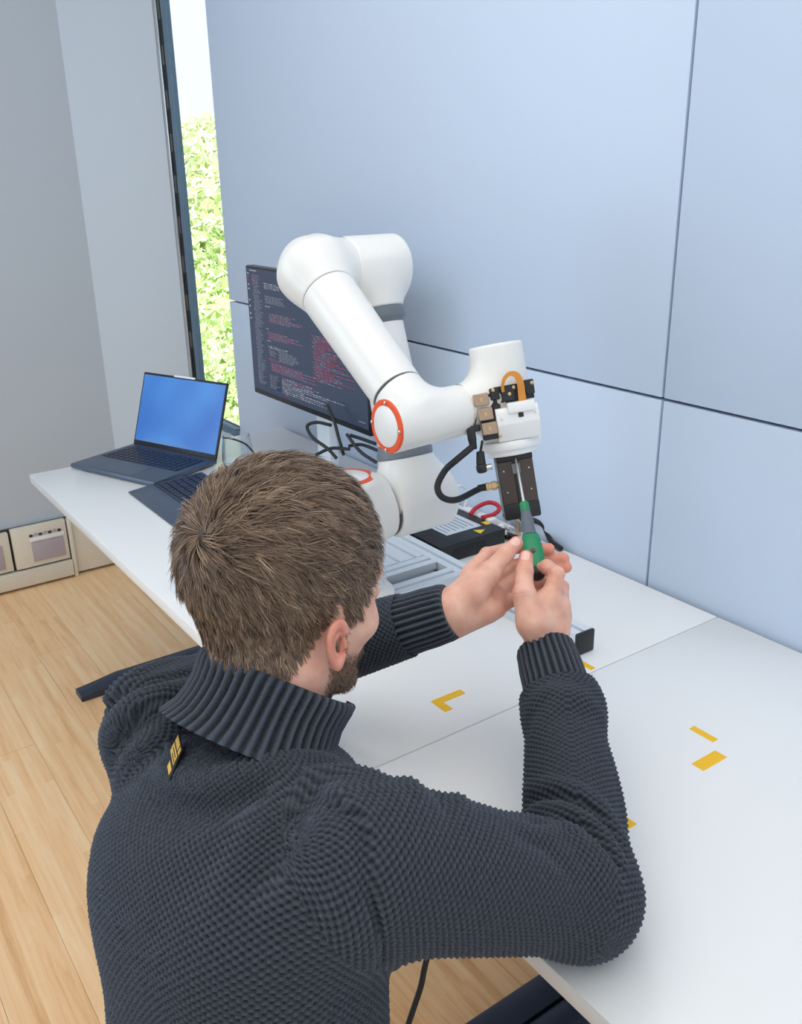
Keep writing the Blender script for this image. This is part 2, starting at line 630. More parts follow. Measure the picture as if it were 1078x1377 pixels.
# ---- wooded hillside seen through the window
lm = bpy.data.materials.new('leaf_green')
lm.use_nodes = True
nt = lm.node_tree
b = nt.nodes['Principled BSDF']
b.inputs['Roughness'].default_value = 0.6
at_n = nt.nodes.new('ShaderNodeAttribute'); at_n.attribute_name = 'tone'
cr = nt.nodes.new('ShaderNodeValToRGB')
e = cr.color_ramp.elements
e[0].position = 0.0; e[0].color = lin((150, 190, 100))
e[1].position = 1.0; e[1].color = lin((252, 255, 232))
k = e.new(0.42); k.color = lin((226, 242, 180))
nt.links.new(at_n.outputs['Fac'], cr.inputs['Fac'])
nt.links.new(cr.outputs['Color'], b.inputs['Base Color'])
hill = []
d0 = np.array([-3.08, 1.34]); d0 /= np.linalg.norm(d0)
side = np.array([-d0[1], d0[0]])
LV, LF, LT = [], [], []
nv = 0
for k in range(420):
    r = 9.0 * (22.0 ** ((k + 0.5) / 420.0))
    lat = RNG.uniform(-1, 1) * (0.9 + 0.17 * r)
    zc = 1.5 - 3.9 + 0.0 * r
    elev = np.interp(r, [9, 20, 60, 120, 200], [-0.40, -0.22, -0.065, 0.012, 0.052])
    c = np.array([CAM[0] + d0[0] * r + side[0] * lat, CAM[1] + d0[1] * r + side[1] * lat, CAM[2] + elev * r - 0.7 * r * 0.02])
    R = np.array([1.0, 1.0, 0.9]) * (0.35 + 0.032 * r)
    n = 520
    u = RNG.normal(size=(n, 3)); u /= np.linalg.norm(u, axis=1)[:, None]
    u[:, 2] = np.abs(u[:, 2]) * 1.2 - 0.35
    p = c + u * R * RNG.uniform(0.8, 1.08, (n, 1))
    s = (0.03 + 0.0032 * r) * RNG.uniform(0.6, 1.4, (n, 1))
    a = RNG.normal(size=(n, 3)); b2 = RNG.normal(size=(n, 3))
    LV.append(np.concatenate([p + a * s, p + b2 * s, p - (a + b2) * s * 0.8], 1).reshape(-1, 3))
    LF.append(nv + np.arange(n * 3).reshape(-1, 3)); nv += n * 3
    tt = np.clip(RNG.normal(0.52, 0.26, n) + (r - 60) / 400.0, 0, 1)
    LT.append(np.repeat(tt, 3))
    hill.append(c)
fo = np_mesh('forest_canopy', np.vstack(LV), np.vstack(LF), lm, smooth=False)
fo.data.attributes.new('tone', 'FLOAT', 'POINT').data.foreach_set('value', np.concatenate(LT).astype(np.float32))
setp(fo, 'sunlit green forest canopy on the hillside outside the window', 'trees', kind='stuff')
hm = mat('hill_ground', (196, 222, 150), 0.9)
g = G()
rr = [6, 20, 60, 120, 230]
ee = [-0.55, -0.26, -0.09, -0.01, 0.04]
grid = [[np.array([CAM[0] + d0[0] * r + side[0] * l * r, CAM[1] + d0[1] * r + side[1] * l * r, CAM[2] + e_ * r]) for l in (-0.35, -0.1, 0.1, 0.35)] for r, e_ in zip(rr, ee)]
vv = [[g.bm.verts.new(Vector(p)) for p in rw] for rw in grid]
for i in range(4):
    for j in range(3):
        g.bm.faces.new((vv[i][j], vv[i][j + 1], vv[i + 1][j + 1], vv[i + 1][j]))
g.obj('hillside', hm, kind='structure')

# ================================================================== DESKS
def desk(x0, x1, label):
    t = thing('desk', ((x0 + x1) / 2, 0.4, 0.0), label, 'desk', 'white desks pushed end to end')
    G().bb((x0, 0.0, TABLE_Z - 0.025), (x1, 0.80, TABLE_Z), 0.0022, 2).obj('table_top', M['desk'], t)
    G().bb((x0 + 0.12, 0.49, TABLE_Z - 0.065), (x1 - 0.12, 0.52, TABLE_Z - 0.026), 0.003).obj('frame_beam', M['desk_metal'], t)
    G().bb((x0 + 0.12, 0.60, TABLE_Z - 0.065), (x1 - 0.12, 0.63, TABLE_Z - 0.026), 0.003).obj('frame_beam', M['desk_metal'], t)
    return t


def desk_foot(t, xc):
    g = G()
    w = 0.031
    P = [(-0.031, 0.0), (0.031, 0.0), (0.031, 0.028), (0.024, 0.036), (-0.024, 0.036), (-0.031, 0.028)]
    P = [(-w, 0.0), (w, 0.0), (w, 0.03), (w - 0.012, 0.04), (-w + 0.012, 0.04), (-w, 0.03)]
    rings = []
    for yy, hs in ((0.035, 0.55), (0.16, 1.0), (0.62, 1.0), (0.745, 0.55)):
        rings.append([(xc + p[0], yy, 0.001 + p[1] * hs) for p in P])
    g.rings(rings)
    g.obj('foot', M['desk_metal'], t)
    G().bb((xc - 0.028, 0.52, 0.036), (xc + 0.028, 0.60, 0.36), 0.004).obj('leg', M['desk_metal'], t)
    G().bb((xc - 0.024, 0.524, 0.34), (xc + 0.024, 0.596, TABLE_Z - 0.026), 0.004).obj('leg_sleeve', M['desk_metal'], t)
    G().bb((xc - 0.03, 0.08, TABLE_Z - 0.05), (xc + 0.03, 0.72, TABLE_Z - 0.026), 0.003).obj('top_bracket', M['desk_metal'], t)


d1 = desk(-1.692, -0.0008, 'white desk carrying the laptop, monitor and robot arm, left of the seam')
desk_foot(d1, -1.70 + 0.01)
desk_foot(d1, -0.037)
d2 = desk(0.0008, 1.6, "empty white desk with yellow tape marks under the man's right elbow")
desk_foot(d2, 0.033)
desk_foot(d2, 1.52)

# ---- yellow tape marks on the table
TZ = TABLE_Z


def tape(name, rects, label):
    g = G()
    for (x0, x1, y0, y1) in rects:
        g.bb((x0, y0, TZ), (x1, y1, TZ + 0.0004))
    g.obj(name, M['tape'], smooth=False, label=label, cat='tape', group='yellow tape marks on the desks')


g = G()
poly = [(-0.088, 0.203), (-0.051, 0.203), (-0.051, 0.218), (-0.074, 0.218), (-0.074, 0.262), (-0.088, 0.262)]
g.prism(poly, (0, 0, TZ + 0.0003), None, 0.0006)
g.obj('tape_mark', M['tape'], smooth=False, label='L-shaped yellow tape mark between the two forearms', cat='tape', group='yellow tape marks on the desks')
tape('tape_mark', [(-0.046, -0.005, 0.473, 0.484)], 'short yellow tape strip beside the black end cap of the rail')
tape('tape_mark', [(0.199, 0.241, 0.465, 0.477)], 'thin yellow tape strip, the one nearer the wall of the right pair')
tape('tape_mark', [(0.255, 0.275, 0.399, 0.451)], 'wide yellow tape strip below the thin one on the right desk')
tape('tape_mark', [(0.268, 0.294, 0.212, 0.242)], 'yellow tape corner peeking out from behind the right sleeve')

# ================================================================== MONITOR
MX, MY, MZ, MWd, MHt = -1.464, 0.602, 0.928, 0.61, 0.357
mon = thing('monitor', (MX + MWd / 2, 0.68, TZ), 'large monitor showing dark code editor behind the robot arm', 'monitor')
G().bb((MX, MY, MZ), (MX + MWd, MY + 0.028, MZ + MHt), 0.004).obj('housing', M['bezel'], mon)
sm = bpy.data.materials.new('editor_screen')
sm.use_nodes = True
b = sm.node_tree.nodes['Principled BSDF']
b.inputs['Base Color'].default_value = (0.02, 0.025, 0.035, 1)
b.inputs['Roughness'].default_value = 0.25
b.inputs['Emission Color'].default_value = lin((44, 56, 80))
b.inputs['Emission Strength'].default_value = 0.8
scr = G().bb((MX + 0.006, MY - 0.0012, MZ + 0.016), (MX + MWd - 0.006, MY, MZ + MHt - 0.006)).obj('screen', sm, mon, smooth=False)


def glow(name, rgb, s=0.6):
    m = bpy.data.materials.new(name)
    m.use_nodes = True
    b = m.node_tree.nodes['Principled BSDF']
    b.inputs['Base Color'].default_value = (0, 0, 0, 1)
    b.inputs['Emission Color'].default_value = lin(rgb)
    b.inputs['Emission Strength'].default_value = s
    return m


INK = {'grey': glow('code_grey', (150, 156, 172)), 'pink': glow('code_pink', (188, 92, 132)), 'red': glow('icon_red', (200, 60, 80)),
       'white': glow('code_white', (205, 208, 216)), 'blue': glow('status_blue', (40, 86, 160)), 'panel': glow('panel_slate', (72, 80, 98))}
inkg = {k: G() for k in INK}
SX0, SX1, SZ0, SZ1 = MX + 0.006, MX + MWd - 0.006, MZ + 0.016, MZ + MHt - 0.006
SW, SH = SX1 - SX0, SZ1 - SZ0


def dash(col, u, v, w, h=0.006, layer=1):
    x0 = SX0 + u * SW; z1 = SZ1 - v * SH
    y_ = MY - 0.0012 - 0.0002 * layer
    inkg[col].bb((x0, y_, z1 - h * SH), (x0 + w * SW, y_ + 0.0003, z1))


rnd = random.Random(5)


def code_line(u, v, length, cols, h=0.0055):
    x = 0.0
    while x < length:
        w = rnd.uniform(0.01, 0.035)
        dash(rnd.choice(cols), u + x, v, min(w, length - x) * 0.9, h)
        x += w + 0.004


for i, v in enumerate((0.035, 0.06, 0.09, 0.125, 0.16, 0.25, 0.30, 0.36, 0.40)):
    dash('red' if i in (1, 2) else 'white', 0.012, v, 0.012, 0.012)
dash('white', 0.035, 0.012, 0.07, 0.007)
for i in range(84):
    v = 0.05 + i * 0.0107
    code_line(0.055 + rnd.choice((0, 0, .006, .012)), v, rnd.uniform(0.04, 0.085), ['grey', 'grey', 'grey', 'pink'] if i < 8 else ['grey'], 0.0042)
for blk in ((0.17, 0.10, 4, .16, ['white', 'grey']), (0.17, 0.20, 5, .2, ['grey']), (0.17, 0.28, 1, .06, ['white']), (0.20, 0.335, 6, .3, ['grey', 'pink']),
            (0.17, 0.46, 1, .03, ['white']), (0.18, 0.485, 5, .34, ['pink', 'grey', 'pink']), (0.17, 0.555, 1, .05, ['white']), (0.17, 0.60, 2, .22, ['grey', 'white']),
            (0.27, 0.625, 7, .24, ['grey']), (0.17, 0.70, 2, .10, ['pink']), (0.19, 0.735, 6, .5, ['pink', 'grey', 'pink']), (0.18, 0.635, 4, .07, ['grey'])):
    u, v, n, L, cols = blk
    for i in range(n):
        code_line(u + 0.008 * (i % 2), v + i * 0.0125, L * rnd.uniform(0.55, 1.0), cols)
dash('panel', 0.165, 0.835, 0.11, 0.125, 0)
for i in range(9):
    code_line(0.29, 0.835 + i * 0.0145, rnd.uniform(0.2, 0.55), ['grey', 'pink', 'white'] if i < 3 else ['grey', 'white'])
    code_line(0.17, 0.84 + i * 0.0135, rnd.uniform(0.06, 0.1), ['grey'])
dash('blue', 0.19, 0.962, 0.10, 0.012)
dash('red', 0.32, 0.962, 0.02, 0.012)
for i in range(26):
    code_line(0.58 + 0.01 * (i % 3), 0.42 + i * 0.0135, rnd.uniform(0.1, 0.34), ['pink', 'grey', 'red', 'pink'])
dash('grey', 0.93, 0.955, 0.05, 0.006)
for k in INK:
    inkg[k].obj('screen_text' if k != 'panel' else 'screen_pane', INK[k], scr, smooth=False, kind='stuff')
G().bb((MX + MWd / 2 - 0.034, MY + 0.045, TZ + 0.01), (MX + MWd / 2 + 0.034, MY + 0.075, MZ + 0.2), 0.006).obj('stand_column', M['alu'], mon)
G().bb((MX + MWd / 2 - 0.09, MY + 0.028, MZ + 0.1), (MX + MWd / 2 + 0.09, MY + 0.05, MZ + 0.26), 0.006).obj('mount_plate', M['bezel'], mon)
G().bb((MX + MWd / 2 - 0.12, MY - 0.07, TZ), (MX + MWd / 2 + 0.12, MY + 0.12, TZ + 0.011), 0.004).obj('stand_foot', M['alu'], mon)

# cables hanging behind the monitor
mc = thing('monitor_cable', (-1.18, 0.72, TZ), 'tangle of black cables hanging behind the monitor stand', 'cable')
for pts in (
    [at(440, 545, 2.24), at(449, 566, 2.22), at(455, 588, 2.21), at(462, 612, 2.2)],
    [at(446, 572, 2.24), at(426, 568, 2.24), at(413, 573, 2.24), at(420, 588, 2.22), at(440, 603, 2.2), at(452, 616, 2.18)],
    [at(470, 585, 2.14), at(486, 590, 2.14), at(505, 597, 2.12)],
    [at(468, 600, 2.14), at(486, 598, 2.14), at(508, 606, 2.12)],
    [at(466, 584, 2.14), at(484, 607, 2.12), at(506, 622, 2.1)],
    [at(424, 612, 2.2), at(445, 603, 2.2), at(470, 604, 2.18)]):
    G().tube(pts, 0.0042, 8, 8).obj('cable', M['rubber'], mc)

# ================================================================== LAPTOP
ux_ = np.array([0.305, 0.124, 0]); ux_ /= np.linalg.norm(ux_)
vy_ = np.array([-ux_[1], ux_[0], 0])
up_ = np.array([0, 0, 1.0])
LFL = np.array([-1.671, 0.109, 0])
LW, LD = 0.342, 0.240
lap = thing('laptop', LFL + ux_ * LW / 2 + vy_ * LD / 2 + up_ * TZ, 'open blue-grey laptop with a blue screen at the far desk corner', 'laptop')


def lp(u, v, w):
    return LFL + ux_ * u + vy_ * v + up_ * (TZ + w)


LA = (ux_, vy_, up_)
G().box(lp(LW / 2, LD / 2, 0.010), (LW, LD, 0.013), LA, 0.004).obj('base', M['laptop'], lap)
for u in (0.03, LW - 0.03):
    for v in (0.03, LD - 0.03):
        G().box(lp(u, v, 0.0018), (0.03, 0.006, 0.0036), LA, 0.001, 1).obj('rubber_foot', M['rubber'], lap)
kb = G().box(lp(LW / 2, 0.155, 0.0166), (LW - 0.036, 0.112, 0.0006), LA).obj('keyboard_well', M['laptop_dark'], lap)
G().box(lp(LW / 2, 0.050, 0.0167), (0.135, 0.078, 0.0006), LA, 0.0002, 1).obj('touchpad', M['laptop'], lap)
kw = (LW - 0.044) / 14
key_me = None
for r_ in range(6):
    for c_ in range(14):
        p = lp(0.022 + kw * (c_ + 0.5), 0.106 + 0.0182 * r_, 0.0168)
        if key_me is None:
            o = G().box(p + up_ * 0.0008, (kw * 0.84, 0.0148, 0.0016), LA, 0.0006, 1).obj('key', M['key'], kb)
            key_me = o.data; key_org = WORLD_ORIGIN[o.name].copy(); key_p = p.copy()
        else:
            o = bpy.data.objects.new('key', key_me); COL.objects.link(o); o.parent = kb
            o.location = key_org + (p - key_p) - WORLD_ORIGIN[kb.name]
tilt = math.radians(20)
lu = np.array([vy_[0] * math.sin(tilt), vy_[1] * math.sin(tilt), math.cos(tilt)])
ln_ = np.cross(ux_, lu)
hinge = lp(LW / 2, LD - 0.004, 0.014)
LHt = 0.222
LB = (ux_, lu, ln_)
lid = G().box(hinge + lu * LHt / 2 - ln_ * 0.001, (LW, LHt, 0.006), LB, 0.0025).obj('lid', M['bezel'], lap)
bs = bpy.data.materials.new('blue_wallpaper')
bs.use_nodes = True
nt = bs.node_tree
b = nt.nodes['Principled BSDF']
b.inputs['Base Color'].default_value = (0.02, 0.05, 0.1, 1)
b.inputs['Roughness'].default_value = 0.25
tcn = nt.nodes.new('ShaderNodeTexCoord')
wv = nt.nodes.new('ShaderNodeTexNoise'); wv.inputs['Scale'].default_value = 5.0; wv.inputs['Detail'].default_value = 1
nt.links.new(tcn.outputs['Object'], wv.inputs['Vector'])
cr = nt.nodes.new('ShaderNodeValToRGB')
cr.color_ramp.elements[0].color = lin((16, 88, 186)); cr.color_ramp.elements[0].position = 0.3
cr.color_ramp.elements[1].color = lin((70, 146, 226)); cr.color_ramp.elements[1].position = 0.72
nt.links.new(wv.outputs['Fac'], cr.inputs['Fac'])
nt.links.new(cr.outputs['Color'], b.inputs['Emission Color'])
b.inputs['Emission Strength'].default_value = 0.85
G().box(hinge + lu * (LHt / 2 + 0.004) + ln_ * 0.0024, (LW - 0.012, LHt - 0.022, 0.0008), LB).obj('screen', bs, lid)
G().box(hinge + lu * (LHt - 0.0006) + ln_ * 0.001, (0.085, 0.006, 0.006), LB, 0.001, 1).obj('camera_bump', M['alu'], lid)
for k in range(10):
    G().box(hinge + ux_ * (-0.12 + k * 0.019) + lu * 0.021 + ln_ * 0.003, (0.007, 0.005, 0.0004), LB).obj('dock_icon', INK['grey'], lid)
G().cyl(hinge - ux_ * 0.12, hinge + ux_ * 0.12, 0.0045, seg=14).obj('hinge', M['laptop_dark'], lap)

# ================================================================== SEPARATE KEYBOARD
KX0, KX1 = -1.360, -0.97
kbd = thing('keyboard', ((KX0 + KX1) / 2, 0.27, TZ), 'flat dark blue-grey keyboard with a palm rest in front of the laptop', 'keyboard')
g = G()
g.prism([(0.168, 0.0), (0.168, 0.004), (0.236, 0.011), (0.376, 0.017), (0.376, 0.0)], ((KX0 + KX1) / 2, 0, TZ + 0.0005), (np.array([0, 1., 0]), np.array([0, 0, 1.]), np.array([1., 0, 0])), KX1 - KX0, 0.0012)
kbody = g.obj('case', M['laptop'], kbd)
G().box(((KX0 + KX1) / 2, 0.237, TZ + 0.0117), (KX1 - KX0 - 0.004, 0.0035, 0.0012)).obj('groove', M['laptop_dark'], kbd)
sl = np.array([0, 0.14, 0.006]); sl /= np.linalg.norm(sl)
KA = (np.array([1., 0, 0]), sl, np.cross(np.array([1., 0, 0]), sl))
key_me = None
kw = (KX1 - KX0 - 0.02) / 18
for r_ in range(6):
    for c_ in range(18):
        yy = 0.254 + 0.0205 * r_
        p = np.array([KX0 + 0.010 + kw * (c_ + 0.5), yy, TZ + 0.0128 + (yy - 0.236) * 0.0429])
        if key_me is None:
            o = G().box(p + np.array([0, 0, 0.001]), (kw * 0.86, 0.0172, 0.003), KA, 0.0008, 1).obj('key', M['key'], kbd)
            key_me = o.data; key_org = WORLD_ORIGIN[o.name].copy(); key_p = p.copy()
        else:
            o = bpy.data.objects.new('key', key_me); COL.objects.link(o); o.parent = kbd
            o.location = key_org + (p - key_p) - WORLD_ORIGIN[kbd.name]

# ================================================================== GLASS
gl = bpy.data.materials.new('clear_glass')
gl.use_nodes = True
b = gl.node_tree.nodes['Principled BSDF']
b.inputs['Base Color'].default_value = (0.93, 0.97, 1, 1)
b.inputs['Roughness'].default_value = 0.01
b.inputs['Transmission Weight'].default_value = 1.0
b.inputs['IOR'].default_value = 1.3
gc = np.array([-1.372, 0.492, TZ + 0.0005])
prof = [(0.0, 0.0), (0.026, 0.0), (0.036, 0.004), (0.0425, 0.016), (0.044, 0.032), (0.042, 0.058), (0.037, 0.098), (0.0355, 0.0985), (0.0405, 0.058),
        (0.0422, 0.032), (0.040, 0.018), (0.034, 0.010), (0.0, 0.009)]
G().lathe(gc, (0, 0, 1), prof, 40).obj('drinking_glass', gl, label='empty stemless drinking glass standing behind the laptop and keyboard', cat='glass')
G().tube([at(300, 589, 2.52), at(311, 590, 2.5), at(328, 596, 2.46), at(338, 605, 2.42), at(345, 613, 2.38), at(360, 615, 2.33), at(378, 617, 2.3), at(396, 617, 2.27), at(430, 622, 2.22)], 0.0026, 8, 8).obj(
    'thin_cable', M['rubber'], label='thin black cable winding past the drinking glass', cat='cable')

# ================================================================== ALUMINIUM PROFILE FRAME
fr = thing('profile_frame', (-0.4, 0.35, TZ), 'aluminium profile frame under the robot with a long slotted rail', 'frame')


def profile(a, b, w, h, slots, name='profile_rail', cap=None):
    """slotted extrusion from a to b (bottom centre line), width w, height h."""
    a, b = np.array(a, float), np.array(b, float)
    L = np.linalg.norm(b - a); d = (b - a) / L
    s = np.cross(np.array([0, 0, 1.]), d)
    sl = 0.0082 / 2; dp = 0.007
    top = []
    for k in range(slots):
        c = -w / 2 + w * (k + 0.5) / slots
        top += [(c - sl, h), (c - sl, h - dp), (c + sl, h - dp), (c + sl, h)]
    zc = h / 2
    poly = [(-w / 2, 0), (w / 2, 0), (w / 2, zc - sl), (w / 2 - dp, zc - sl), (w / 2 - dp, zc + sl), (w / 2, zc + sl), (w / 2, h)] + top[::-1] + \
           [(-w / 2, h), (-w / 2, zc + sl), (-w / 2 + dp, zc + sl), (-w / 2 + dp, zc - sl), (-w / 2, zc - sl)]
    g = G()
    g.prism(poly, (a + b) / 2, (s, np.array([0, 0, 1.]), d), L)
    o = g.obj(name, M['alu'], fr, smooth=False)
    return o


PB = TZ + 0.0
profile((-0.98, 0.5055, PB), (-0.056, 0.5055, PB), 0.04, 0.04, 1)
G().bb((-0.056, 0.4845, PB - 0.0 + 0.0005), (-0.049, 0.5265, PB + 0.042), 0.0025).obj('end_cap', M['black'], fr)
profile((-0.62, 0.405, PB), (-0.485, 0.405, PB), 0.16, 0.04, 4, 'wide_profile')
for xc in (-0.462, -0.385):
    profile((xc, 0.03, PB), (xc, 0.4848, PB), 0.04, 0.04, 1, 'cross_rail')
profile((-0.70, 0.03, PB), (-0.70, 0.4848, PB), 0.04, 0.04, 1, 'cross_rail')
G().bb((-0.441, 0.30, PB), (-0.406, 0.484, PB + 0.012)).obj('base_plate', M['black'], fr)
for yy in (0.36, 0.43):
    G().lathe((-0.424, yy, PB + 0.012), (0, 0, 1), [(0.004, 0), (0.004, 0.004), (0.003, 0.005)], 12).obj('screw', M['steel'], fr)

# ================================================================== BLACK CONTROLLER BOX, CABLES BEHIND IT
bx_ = thing('controller_box', (-0.575, 0.62, TZ), 'flat black controller box with paper label and yellow warning stickers', 'electronics')
BX0, BX1, BY0, BY1, BZ1 = -0.665, -0.492, 0.536, 0.713, 0.781
G().bb((BX0, BY0, TZ), (BX1, BY1, BZ1), 0.002).obj('case', M['black'], bx_)
G().bb((BX0 + 0.02, BY0 + 0.05, BZ1), (BX1 - 0.045, BY1 - 0.03, BZ1 + 0.0006)).obj('paper_label', M['paper'], bx_)
for k in range(7):
    G().bb((BX0 + 0.028 + 0.004 * (k % 3), BY0 + 0.057 + k * 0.012, BZ1 + 0.0006), (BX1 - 0.055 - 0.006 * (k % 2), BY0 + 0.0605 + k * 0.012, BZ1 + 0.0009)).obj('print_line', M['ink'], bx_)
G().prism([(-0.012, -0.010), (0.012, -0.010), (0.0, 0.012)], (BX1 - 0.022, BY1 - 0.052, BZ1 + 0.0004), None, 0.0008).obj('warning_sticker', M['yellow'], bx_)
G().bb((BX1 - 0.06, BY1 - 0.018, BZ1), (BX1 - 0.042, BY1 - 0.004, BZ1 + 0.0008)).obj('warning_sticker', M['yellow'], bx_)
for k in range(16):
    G().bb((BX1 - 0.0004, BY0 + 0.03 + 0.006 * k, TZ + 0.012), (BX1 + 0.0006, BY0 + 0.033 + 0.006 * k, TZ + 0.03)).obj('vent_slot', M['rubber'], bx_)
G().bb((BX0 + 0.02, BY1, TZ), (BX1 - 0.05, BY1 + 0.022, BZ1 + 0.004), 0.003).obj('terminal_block', M['white'], bx_)
for k in range(5):
    G().bb((BX1 - 0.03 + 0.0 * k, BY1 + 0.001, TZ + 0.004 + 0.0), (BX1 - 0.018, BY1 + 0.03 - 0.004 * k, TZ + 0.01 + 0.008 * k), 0.002).obj('connector', M['brass'] if k % 2 else M['white'], bx_)
G().tube([at_z(632, 692, TZ + 0.047), at_z(640, 683, TZ + 0.056), at_z(655, 676, TZ + 0.060), at_z(667, 678, TZ + 0.056), at_z(671, 685, TZ + 0.050), at_z(663, 692, TZ + 0.047), at_z(648, 696, TZ + 0.047)], 0.0052, 10, 8).obj(
    'red_cable', M['red'], label='red cable looping behind the black controller box', cat='cable')
G().tube([at_z(609, 668, TZ + 0.05), at_z(612, 658, TZ + 0.07), at_z(618, 653, TZ + 0.075), at_z(626, 658, TZ + 0.06), at_z(627, 673, TZ + 0.03), at_z(622, 688, TZ + 0.004)], 0.0032, 10, 8).obj(
    'white_cable', M['white'], label='thin white cable arching beside the robot shoulder', cat='cable')
G().tube([at_z(700, 697, TZ + 0.03), at_z(718, 700, TZ + 0.035), at_z(730, 706, TZ + 0.03), at_z(735, 716, TZ + 0.015), at_z(741, 728, TZ + 0.007), at_z(754, 738, TZ + 0.007)], 0.006, 10, 8).obj(
    'black_cable', M['rubber'], label='thick black cable on the desk beyond the right fingertips', cat='cable')
wp = thing('wire_bundle', at_z(690, 712, TZ), 'pale wires and metal plugs below the gripper', 'cable')
for pts, r, m in (([at_z(665, 700, TZ + 0.012), at_z(676, 705, TZ + 0.008), at_z(690, 712, TZ + 0.007)], 0.006, 'white'), ([at_z(678, 692, TZ + 0.016), at_z(684, 702, TZ + 0.01), at_z(688, 716, TZ + 0.006)], 0.005, 'steel'),
                  ([at_z(688, 690, TZ + 0.018), at_z(695, 702, TZ + 0.012), at_z(697, 718, TZ + 0.006)], 0.005, 'brass'), ([at_z(668, 714, TZ + 0.009), at_z(682, 720, TZ + 0.009), at_z(694, 724, TZ + 0.009)], 0.008, 'black')):
    G().tube(pts, r, 10, 6).obj('plug', M[m], wp)

# hanging desk cable
G().tube([at(592, 1215, 1.20), at(580, 1265, 1.20), at(571, 1300, 1.20), at(566, 1325, 1.20), at(558, 1350, 1.20), at(548, 1380, 1.20), at(534, 1425, 1.22), at(512, 1490, 1.26)], 0.004, 8, 8).obj(
    'desk_cable', M['rubber'], label="thin black cable hanging below the man's right armpit", cat='cable')

# ================================================================== ROBOT ARM
rob = thing('robot_arm', (-0.42, 0.26, TZ + 0.04), 'white six-axis robot arm with orange cap rings and a black gripper', 'robot')
Y1, Y2, Y3 = 0.38, 0.255, 0.407
SH = np.array([-0.372, Y1, 0.955])          # shoulder axis, in the upper arm's plane
EL1 = np.array([-0.499, Y1, 1.362])         # elbow axis, upper arm side
EL2 = np.array([-0.487, Y2, 1.366])
WR = np.array([-0.186, Y2 + 0.005, 1.165])
BASE = np.array([-0.402, 0.262, TZ + 0.04])
YD = np.array([0, 1.0, 0])
ZD = np.array([0, 0, 1.0])


def sdf_part(name, f, lo, hi, mt, h=0.0025):
    V, F = surface(f, lo, hi, h, 3)
    return np_mesh(name, V, F, mt, rob)


# base: bolted foot and column
g = G()
g.lathe(BASE, ZD, [(0.074, 0), (0.076, 0.003), (0.076, 0.014), (0.07, 0.02), (0.058, 0.026), (0.054, 0.04), (0.054, 0.115), (0.052, 0.118)], 48)
for a in (20, 110, 200, 290):
    c, s = math.cos(math.radians(a)), math.sin(math.radians(a))
    g.lathe(BASE + np.array([0.078 * c, 0.078 * s, 0]), ZD, [(0.016, 0), (0.017, 0.002), (0.017, 0.014), (0.015, 0.017)], 20)
g.obj('base', M['robot'], rob)
for a in (20, 110, 200, 290):
    c, s = math.cos(math.radians(a)), math.sin(math.radians(a))
    G().lathe(BASE + np.array([0.081 * c, 0.081 * s, 0.0168]), ZD, [(0.0065, 0), (0.0065, 0.004), (0.005, 0.0055)], 14).obj('base_bolt', M['robot_grey'], rob)
# shoulder turret with an upward cap
ct = BASE + ZD * 0.235
f = lambda P: smin(cylf(P, BASE + ZD * 0.118, ct, 0.054, 0.010), cylf(P, (SH[0] - 0.012, BASE[1], SH[2] - 0.005), (SH[0] - 0.006, 0.322, SH[2] - 0.002), 0.053, 0.003), 0.03)
sdf_part('shoulder_turret', f, BASE + np.array([-0.09, -0.08, 0.10]), (-0.28, 0.335, ct[2] + 0.02), M['robot'])
G().lathe(ct, ZD, [(0.046, -0.001), (0.046, 0.0025), (0.035, 0.0035), (0.035, -0.001)], 48).obj('orange_ring', M['orange'], rob)
G().lathe(ct, ZD, [(0.0348, -0.001), (0.0348, 0.0035), (0.03, 0.005), (0.0, 0.006)], 48).obj('joint_cap', M['robot_cap'], rob)
G().lathe((SH[0] - 0.006, 0.3215, SH[2] - 0.002), YD, [(0.0532, 0), (0.0532, 0.002)], 48).obj('seam_ring', M['seam'], rob)
# lower joint of the upper arm
ua = EL1 - SH; UL = np.linalg.norm(ua); ua /= UL
f = lambda P: smin(cylf(P, (SH[0], 0.3235, SH[2]), (SH[0], Y1 + 0.066, SH[2]), 0.058, 0.012), cylf(P, SH, SH + ua * 0.082, 0.056, 0.003, 0.050), 0.035)
sdf_part('upper_arm_joint', f, SH + np.array([-0.10, -0.07, -0.08]), SH + np.array([0.09, 0.09, 0.12]), M['robot'])
G().lathe(SH + ua * 0.0815, ua, [(0.0495, 0), (0.0515, 0.002), (0.0515, 0.010), (0.0455, 0.026), (0.044, 0.027)], 56).obj('grey_band', M['robot_grey'], rob)
RT = UL - 0.078
G().lathe(SH + ua * 0.1085, ua, [(0.0455, 0), (0.046, 0.01), (0.0415, RT - 0.1085 - 0.027)], 56).obj('upper_arm', M['robot'], rob)
G().lathe(SH + ua * (RT - 0.027), ua, [(0.0415, 0), (0.0475, 0.009), (0.0485, 0.011), (0.0485, 0.0265), (0.0455, 0.027)], 56).obj('grey_band', M['robot_grey'], rob)
# elbow housing
f = lambda P: smin(cylf(P, (EL1[0], 0.3225, EL1[2]), (EL1[0] + 0.0, Y1 + 0.062, EL1[2]), 0.0535, 0.012), cylf(P, EL1, EL1 - ua * 0.0775, 0.05, 0.003, 0.0455), 0.04)
sdf_part('elbow_housing', f, EL1 + np.array([-0.08, -0.07, -0.12]), EL1 + np.array([0.10, 0.08, 0.075]), M['robot'])
G().lathe((EL1[0], 0.321, EL1[2]), YD, [(0.0533, 0), (0.0533, 0.002)], 48).obj('seam_ring', M['seam'], rob)
# bend into the forearm
fa = WR - EL2; fa[1] = 0; FL = np.linalg.norm(fa); fa /= FL


